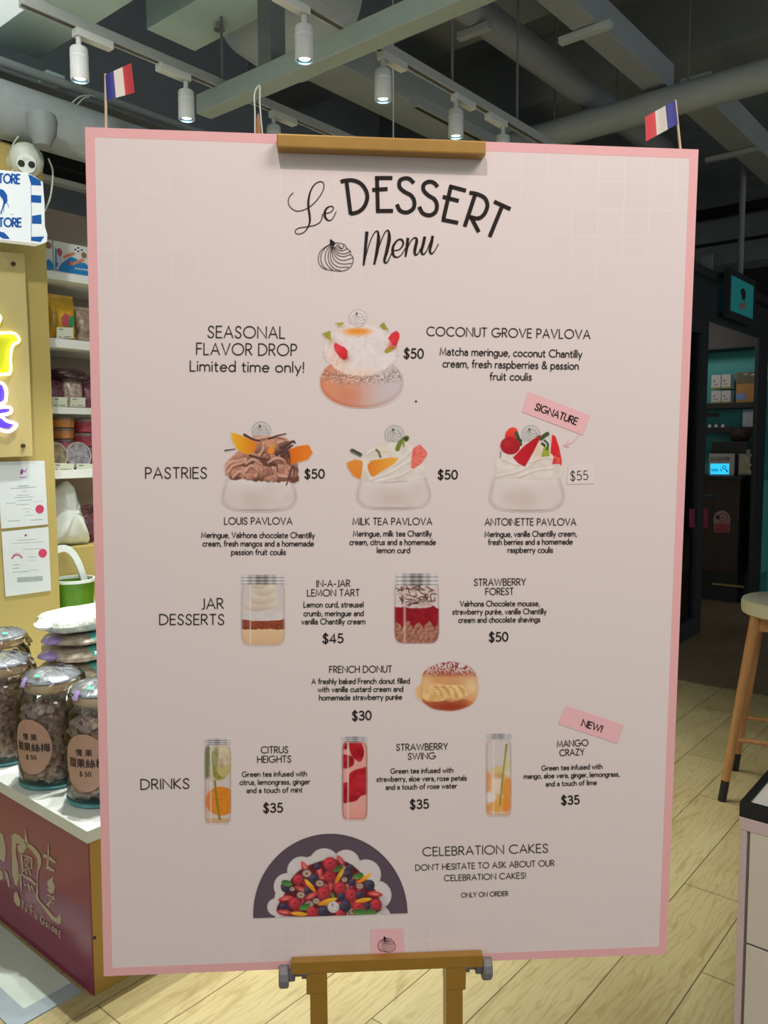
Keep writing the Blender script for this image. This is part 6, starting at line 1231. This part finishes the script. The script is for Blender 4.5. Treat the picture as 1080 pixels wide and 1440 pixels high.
# ------------------------------------------------------------------ dark shop on the right
PX = -1.9; Pf = X_(PX)
M_dk = mat('dark_frame', (.014, .016, .019), .5, var=.1); M_dfloor = wood_floor('shaded_dark_planks', (.26, .185, .12), (.22, .15, .095), (.06, .045, .03), .8)
M_pane = glass_mat('shop_glass', (.75, .8, .8), .02)
y0, y1 = 5.19, 5.80
ptn = thing('glass_partition', 'black framed glass partition at the dark shop entrance, beside the board edge', 'partition', (PX, y0, 0))
b = MB(); b.box(PX-.05, PX, y0, y0+.08, 0, 2.22); b.box(PX-.05, PX, y1-.13, y1, 0, 2.22); b.box(PX-.05, PX, y0+.08, y1-.13, 0, .13); b.box(PX-.05, PX, y0+.08, y1-.13, 2.1, 2.22); b.build('frame', [M_dk], ptn)
MB().box(PX-.03, PX-.024, y0+.08, y1-.13, .13, 2.1).build('pane', [M_pane], ptn)
box_thing('entrance_post', 'thick black post at the far right of the dark shop entrance', 'post', (PX-.03, PX, Pf(1062, 650).y, 7.3, 0, 2.22), M_dk)
box_thing('fascia', 'black fascia above the dark shop entrance, under the teal sign', 'fascia', (PX-.06, PX, 5.0, 9.5, 2.22, 2.46), M_dk)
sy0, sy1 = Pf(1028, 412).y, Pf(1060, 425).y
ts = thing('hanging_sign', 'teal square shop sign in a black frame with a dark figure mark', 'sign', (PX+.06, sy0, 2.3)); xs = PX+.06; Tf = X_(xs)
A0, A1, A2, A3 = Tf(1028, 386.5), Tf(1060, 402.5), Tf(1060, 449), Tf(1028, 438)
zt_s, zb_s = (A0.z+A1.z)/2, (A2.z+A3.z)/2
MB().box(xs-.03, xs, A0.y, A1.y, zb_s, zt_s).build('sign_face', [mat('sign_teal', (.02, .20, .21), .5, var=.02, emit=(.01, .22, .22), estr=.22)], ts)
b = MB(); fw = .045
b.box(xs-.034, xs+.004, A0.y-fw, A0.y, zb_s-fw, zt_s+fw); b.box(xs-.034, xs+.004, A1.y, A1.y+fw, zb_s-fw, zt_s+fw); b.box(xs-.034, xs+.004, A0.y, A1.y, zt_s, zt_s+fw); b.box(xs-.034, xs+.004, A0.y, A1.y, zb_s-fw, zb_s); b.build('frame', [M_dk], ts)
Tg = X_(xs+.001); b = MB(); polyfill(b, [(1041, 409), (1043, 406), (1046, 405.5), (1048.5, 409), (1048.6, 419), (1046.5, 423), (1043.5, 421), (1042.5, 414)], Tg); b.build('dark_mark', [M_dk], ts)
b = MB(); polyfill(b, [(1039.5, 425.5), (1049, 426.5), (1048.5, 434), (1040.5, 434.5)], Tg); b.build('pink_mark', [mat('sign_pink', (.42, .20, .17), .5)], ts)
hp = X_(PX+.03)(1041, 372); pipe_thing('hanging_pole', 'grey pole coming down from the ceiling duct to the teal sign', 'pole', [(hp.x, hp.y, zt_s+fw), (hp.x, hp.y, 3.7)], .022, M_dgrey)
# far interior
CYc = 7.05
struct(MB().box(-4.2, -1.93, 7.62, 7.7, 0, 2.5).build('wall_teal', [M_teal]))
struct(MB().box(-4.2, -1.91, 5.0, 7.62, 2.5, 2.56).build('ceiling_shop', [M_dk]))
struct(MB().box(-4.2, -.9, 4.55, 9, -.001, .003).build('floor_shop_shade', [M_dfloor]))  # dark shop planks; the stretch outside the shop paints in the unlit floor's shade
Tw = lambda d: (lambda px, py: atY(px, py, 7.6-d))
hz = Tw(0)(1030, 494).z
box_thing('wall_header', 'dark brown header panel above the teal shelves', 'panel', (-4.1, -1.95, 7.35, 7.615, hz, 2.48), mat('header_brown', (.022, .018, .016), .6))
M_shb = mat('shelf_black', (.018, .016, .016), .5)
cab = thing('shop_shelf', 'black shelves on the teal wall of the dark shop', 'shelf', (-2.3, 7.5, 1.4))
for py in (566, 600.5): z = atY(1030, py, 7.40).z; MB().box(-3.2, -1.98, 7.40, 7.615, z-.05, z, bev=.002).build('shelf_board', [M_shb], cab)
zs1 = atY(1030, 562.5, 7.40).z+.0; zs1 = atY(1030, 566, 7.40).z; zs2 = atY(1030, 600.5, 7.40).z
M_bxw = mat('box_white', (.55, .53, .50), .5, var=.04); M_bxo = mat('box_orange', (.42, .20, .05), .5, var=.1); M_bxb = mat('box_olive', (.12, .10, .05), .5); M_olv = mat('band_olive', (.30, .29, .08), .5)
G = lambda px, py: atY(px, py, 7.44)
def wall_box(name, lab, cat, px0, px1, py0, py1, zbase, m, grp=None, dep=.1):
    a, c_ = G(px0, py1), G(px1, py0); t = thing(name, lab, cat, ((a.x+c_.x)/2, 7.5, zbase), grp); zt = zbase+(c_.z-a.z)
    MB().box(a.x, c_.x, 7.44, 7.44+dep, zbase, zt, bev=.002).build('box', [m], t); return t, a.x, c_.x, zt
for i, (px0, px1, lab) in enumerate(((1000, 1014, 'left'), (1014.3, 1028, 'right'))):
    for j, (ya_, yb_) in enumerate(((545, 563.2), (523, 543.5))):
        z0 = zs1 if j == 0 else zs1+(G(0+1010, 544.0).z-G(1010, 563.2).z)+.006
        t, xa_, xb_, zt = wall_box('gift_box', ('upper ' if j else 'lower ')+lab+' white box with small face marks on the teal shelf', 'box', px0, px1, ya_, yb_, z0, M_bxw, 'white boxes on the teal shelf')
        b = MB(); w_ = xb_-xa_; h_ = zt-z0; b.box(xa_+w_*.25, xa_+w_*.36, 7.4385, 7.44, z0+h_*.5, z0+h_*.62); b.box(xa_+w_*.3, xa_+w_*.7, 7.4385, 7.44, z0+h_*.30, z0+h_*.34); b.build('mark', [M_dk], t)
        MB().box(xa_, xb_, 7.439, 7.4405, z0+.001, z0+h_*.12).build('band', [M_olv], t)
t, xa_, xb_, zt = wall_box('picture_book', 'orange and dark picture book standing on the teal shelf', 'book', 1034.5, 1065, 519, 563, zs1, M_bxo, None, .03)
b = MB(); h_ = zt-zs1; b.box(xa_+.004, xb_-.001, 7.4385, 7.4405, zs1+h_*.62, zt-.001); b.build('dark_cover', [M_bxb], t); b = MB(); b.mi = 0
Gq = lambda px, py: atY(px, py, 7.4375); ribbon(b, [(1046, 527.5), (1049, 525.5), (1052, 527)], 1.2, Gq); ribbon(b, [(1056, 528), (1059.5, 526), (1063, 529.5)], 1.4, Gq); b.build('white_shape', [M_bxw], t)
b = MB(); polyfill(b, [(1034.6, 554), (1046, 552.5), (1050, 556), (1048, 562.5), (1034.6, 562.5)], Gq); b.build('blue_patch', [mat('patch_blue', (.16, .24, .45), .5)], t)
wall_box('menu_card', 'small white card in a stand on the second teal shelf', 'card', 1044, 1064, 573, 598, zs2, mat('card_white', (.38, .40, .46), .4, var=.08), None, .02)
for k, px in enumerate((997, 1006, 1015.5)):
    p = atY(px, 601, 7.39); tag(MB().lathe([(.018, 0), (.012, .02), (0, .032)], (p.x, 7.41, zs2), 12).build('small_cone', [M_bxw], smooth=True), ('leftmost', 'middle', 'rightmost')[k]+' of three tiny pale cones on the second teal shelf', 'ornament', 'cones on the second teal shelf')
# counter with terminal
Cf = lambda px, py: atY(px, py, CYc)
M_weng = mat('wenge_stripes', (.040, .022, .018), .5, var=.6, scale=40, stretch=(3, 1, .04))
zc = Cf(1015, 669).z
xl = -2.75; xr = -2.02
kc = thing('cash_counter', 'dark striped wood counter inside the dark shop', 'counter', (xl, CYc, 0))
MB().box(xl, xr, CYc, CYc+.4, .26, zc-.03).build('body', [M_weng], kc); MB().box(xl-.02, xr+.02, CYc-.03, CYc+.42, zc-.03, zc, bev=.003).build('worktop', [M_shb], kc); MB().box(xl, xr, CYc+.02, CYc+.4, .0, .26).build('plinth', [M_dk], kc)
z_ = Cf(1020, 823).z; MB().box(Cf(1001, 823).x, Cf(1046, 823).x, CYc+.008, CYc+.02, z_-.008, z_+.008).build('brass_strip', [mat('strip_brass', (.35, .22, .08), .4)], kc)
# notice on its front
np_ = lambda px, py: atY(px, py, CYc-.002); t = thing('notice', 'rounded red and white prohibition notice on the striped counter front', 'notice', np_(1015, 748))
M_nw = mat('notice_white', (.30, .24, .23), .5); M_nr = mat('notice_red', (.34, .05, .06), .5)
MB().prism([np_(*q) for q in [(1004.5, 748.5), (1003.5, 730)]+[(1015-11.5*math.cos(a), 729-11*math.sin(a)) for a in np.linspace(.1, PI-.1, 12)]+[(1027, 730), (1026, 748.5)]], (0, .0015, 0)).build('plate', [M_nw], t)
nq = lambda px, py: atY(px, py, CYc-.0035); b = MB(); polyfill(b, [(1005, 736), (1026, 735.5), (1025.5, 748), (1005, 748)], nq); ribbon(b, [(1017+6*math.cos(a), 728+6*math.sin(a)) for a in np.linspace(0, 2*PI, 20)], 1.6, nq); ribbon(b, [(1014.5, 728.5), (1019, 728)], 1.6, nq); b.build('red_print', [M_nr], t)
b = MB(); polyfill(b, [(1006, 727), (1009, 724), (1013, 726), (1011, 730), (1008, 730)], nq); b.build('dark_print', [M_dk], t)
# till: terminal, screen and card machine
tf = lambda px, py: atY(px, py, CYc+.10)
a, c_ = tf(996, 668), tf(1033, 638)
tl = thing('payment_terminal', 'tablet till with a glowing blue screen on the striped counter', 'till', ((a.x+c_.x)/2, CYc+.12, zc))
MB().box(a.x, c_.x, CYc+.10, CYc+.125, zc, c_.z, bev=.004).build('casing', [mat('casing_grey', (.40, .38, .36), .4)], tl)
sq = lambda px, py: atY(px, py, CYc+.098); MB().prism([sq(*q) for q in ((999, 652), (1025.5, 652), (1025, 667), (999, 667))], (0, .002, 0)).build('screen', [mat('screen_blue', (.02, .3, .6), .3, emit=(.03, .55, .95), estr=1.1)], tl)
b = MB(); sr = lambda px, py: atY(px, py, CYc+.0965); ribbon(b, [(1018.5+2.2*math.cos(a_), 657.5+2.4*math.sin(a_)) for a_ in np.linspace(0, 2*PI, 14)], .9, sr); ribbon(b, [(1020.4, 660), (1023.6, 664)], 1.5, sr); 
for x in (1001, 1003.5, 1006, 1008.5, 1013.5): ribbon(b, [(x, 659), (x+.8, 663)], 1.1, sr)
b.build('screen_print', [mat('screen_ink', (.01, .06, .25), .4)], tl)
b = MB(); 
for k, cc in enumerate(((.45, .16, .06), (.05, .25, .3), (.4, .3, .05), (.1, .12, .3), (.15, .3, .7))): pass
ribbon(b, [(999, 645.5), (1026, 644.5)], 4.5, sr); b.build('card_logos', [mat('logo_strip', (.22, .19, .16), .4, var=.7, scale=26)], tl)
a, c_ = tf(1036, 668), tf(1065, 633)
kt = thing('coffee_machine', 'silver machine beside the glowing till on the striped counter', 'machine', ((a.x+c_.x)/2, CYc+.2, zc)); M_steel = mat('brushed_steel', (.34, .33, .32), .3, metal=.7, var=.2)
MB().box(a.x, c_.x, CYc+.12, CYc+.195, zc, a.z+(c_.z-a.z)*.86, bev=.01).build('housing', [M_steel], kt)
MB().lathe([(.03, 0), (.03, .03), (0, .04)], ((a.x+c_.x)/2, CYc+.16, a.z+(c_.z-a.z)*.86), 16).build('hopper', [M_steel], kt, True); b = MB(); b.box(a.x+.10, a.x+.13, CYc+.112, CYc+.12, zc+.10, zc+.16); b.box(a.x+.10, a.x+.13, CYc+.112, CYc+.12, zc+.05, zc+.08); b.build('button', [M_dk], kt)
a = tf(999, 628)
box_thing('dark_box', 'black box standing behind the glowing till', 'box', (tf(995, 650).x, tf(1046, 650).x, CYc+.2, CYc+.33, zc+.001, tf(1020, 621).z), M_shb)
p = tf(1034, 612); b = MB(); b.blob(Vector((p.x, CYc+.27, tf(1034, 612).z)), .09, .07, .07, 18, 10, .05, 4); tag(b.build('dark_bundle', [mat('bundle_brown', (.03, .015, .012), .7, var=.3)], None, True), 'dark brown round bundle on top of the black box', 'bundle')
# potted plants, tags on the partition side
M_leaf = mat('leaf_dark', (.02, .06, .02), .5, var=.3); M_pot = mat('pot_white', (.45, .46, .47), .4)
for (px, py, lab) in ((978, 580, 'small white pot with leaves, upper one behind the glass partition'), (975, 698, 'small white pot with leaves, lower one behind the glass partition')):
    p = atX(px, py, -2.05); t = thing('potted_plant', lab, 'plant', p, 'potted plants behind the glass partition')
    MB().lathe([(0, 0), (.026, 0), (.036, .07), (.030, .07), (.028, .055), (0, .055)], p, 18).build('pot', [M_pot], t, True)
    b = MB(); rr = random.Random(int(px))
    for k in range(26):
        a_ = rr.uniform(0, 6.28); e_ = rr.uniform(.3, 1.3); d = Vector((math.cos(a_)*math.cos(e_), math.sin(a_)*math.cos(e_), math.sin(e_))); s = d.cross(ZV).normalized(); l = rr.uniform(.06, .11); o_ = p+Vector((0, 0, .06)); w = .014
        q = [o_, o_+d*l*.5+s*w, o_+d*l-Vector((0, 0, .02)), o_+d*l*.5-s*w]; b.prism(q, d.cross(s)*.0012)
    b.build('leaves', [M_leaf], t)
sb = thing('plant_rack', 'black rack holding the two potted plants behind the glass partition', 'rack', (-2.08, 5.6, 0))
b = MB()
for (px, py) in ((978, 580), (975, 698)): p = atX(px, py, -2.05); MB().box(-2.16, -1.97, p.y-.28, p.y+.28, p.z-.03, p.z-.001).build('rack_shelf', [M_dk], sb)
b = MB(); b = MB(); b.box(-2.16, -2.13, 5.25, 5.28, 0, 1.9); b.box(-2.16, -2.13, 6.0, 6.03, 0, 1.9); b.build('rack_post', [M_dk], sb)
M_mag = mat('magenta_tag', (.24, .012, .05), .5)
for px0, px1, lab in ((969.5, 977, 'left of two dark pink tags on the partition'), (989.5, 995.5, 'right of two dark pink tags on the partition post')):
    xx = PX+.004; f = X_(xx); t = MB().prism([f(px0, 715), f(px1, 715.5), f(px1, 742), f(px0, 741)], (-.003, 0, 0)).build('hanging_tag', [M_mag]); tag(t, lab, 'tag', 'dark pink tags on the partition')
f = X_(PX+.003); p0, p1 = f(1074, 676), f(1080, 795)
box_thing('teal_board', 'teal panel right of the black entrance post at the right edge', 'panel', (PX-.02, PX+.002, 7.31, 7.95, p1.z-.05, p0.z), M_teal)
# small warm bulb
p = X_(-2.1)(1072.5, 427); t = thing('warm_bulb', 'small glowing warm bulb right of the teal sign', 'bulb', p)
MB().blob(p, .026, .026, .026, 12, 8).build('glass', [mat('bulb_glow', (1, .8, .6), .3, emit=(1, .72, .5), estr=7.)], t, True); MB().tube([p+Vector((0, 0, .024)), p+Vector((0, 0, .07))], .012, 10).build('socket', [M_dk], t, True); MB().tube([p+Vector((0, 0, .07)), (p.x, p.y, 2.51)], .004, 8).build('flex', [M_dk], t, True)

A_, B_ = atY(986, 360, 8.7), atY(1001, 398, 8.7)
box_thing('wall_panel', 'small pale panel glimpsed high between the board edge and the teal sign', 'panel', (A_.x, B_.x, 8.7, 8.72, B_.z, A_.z), M_grey)
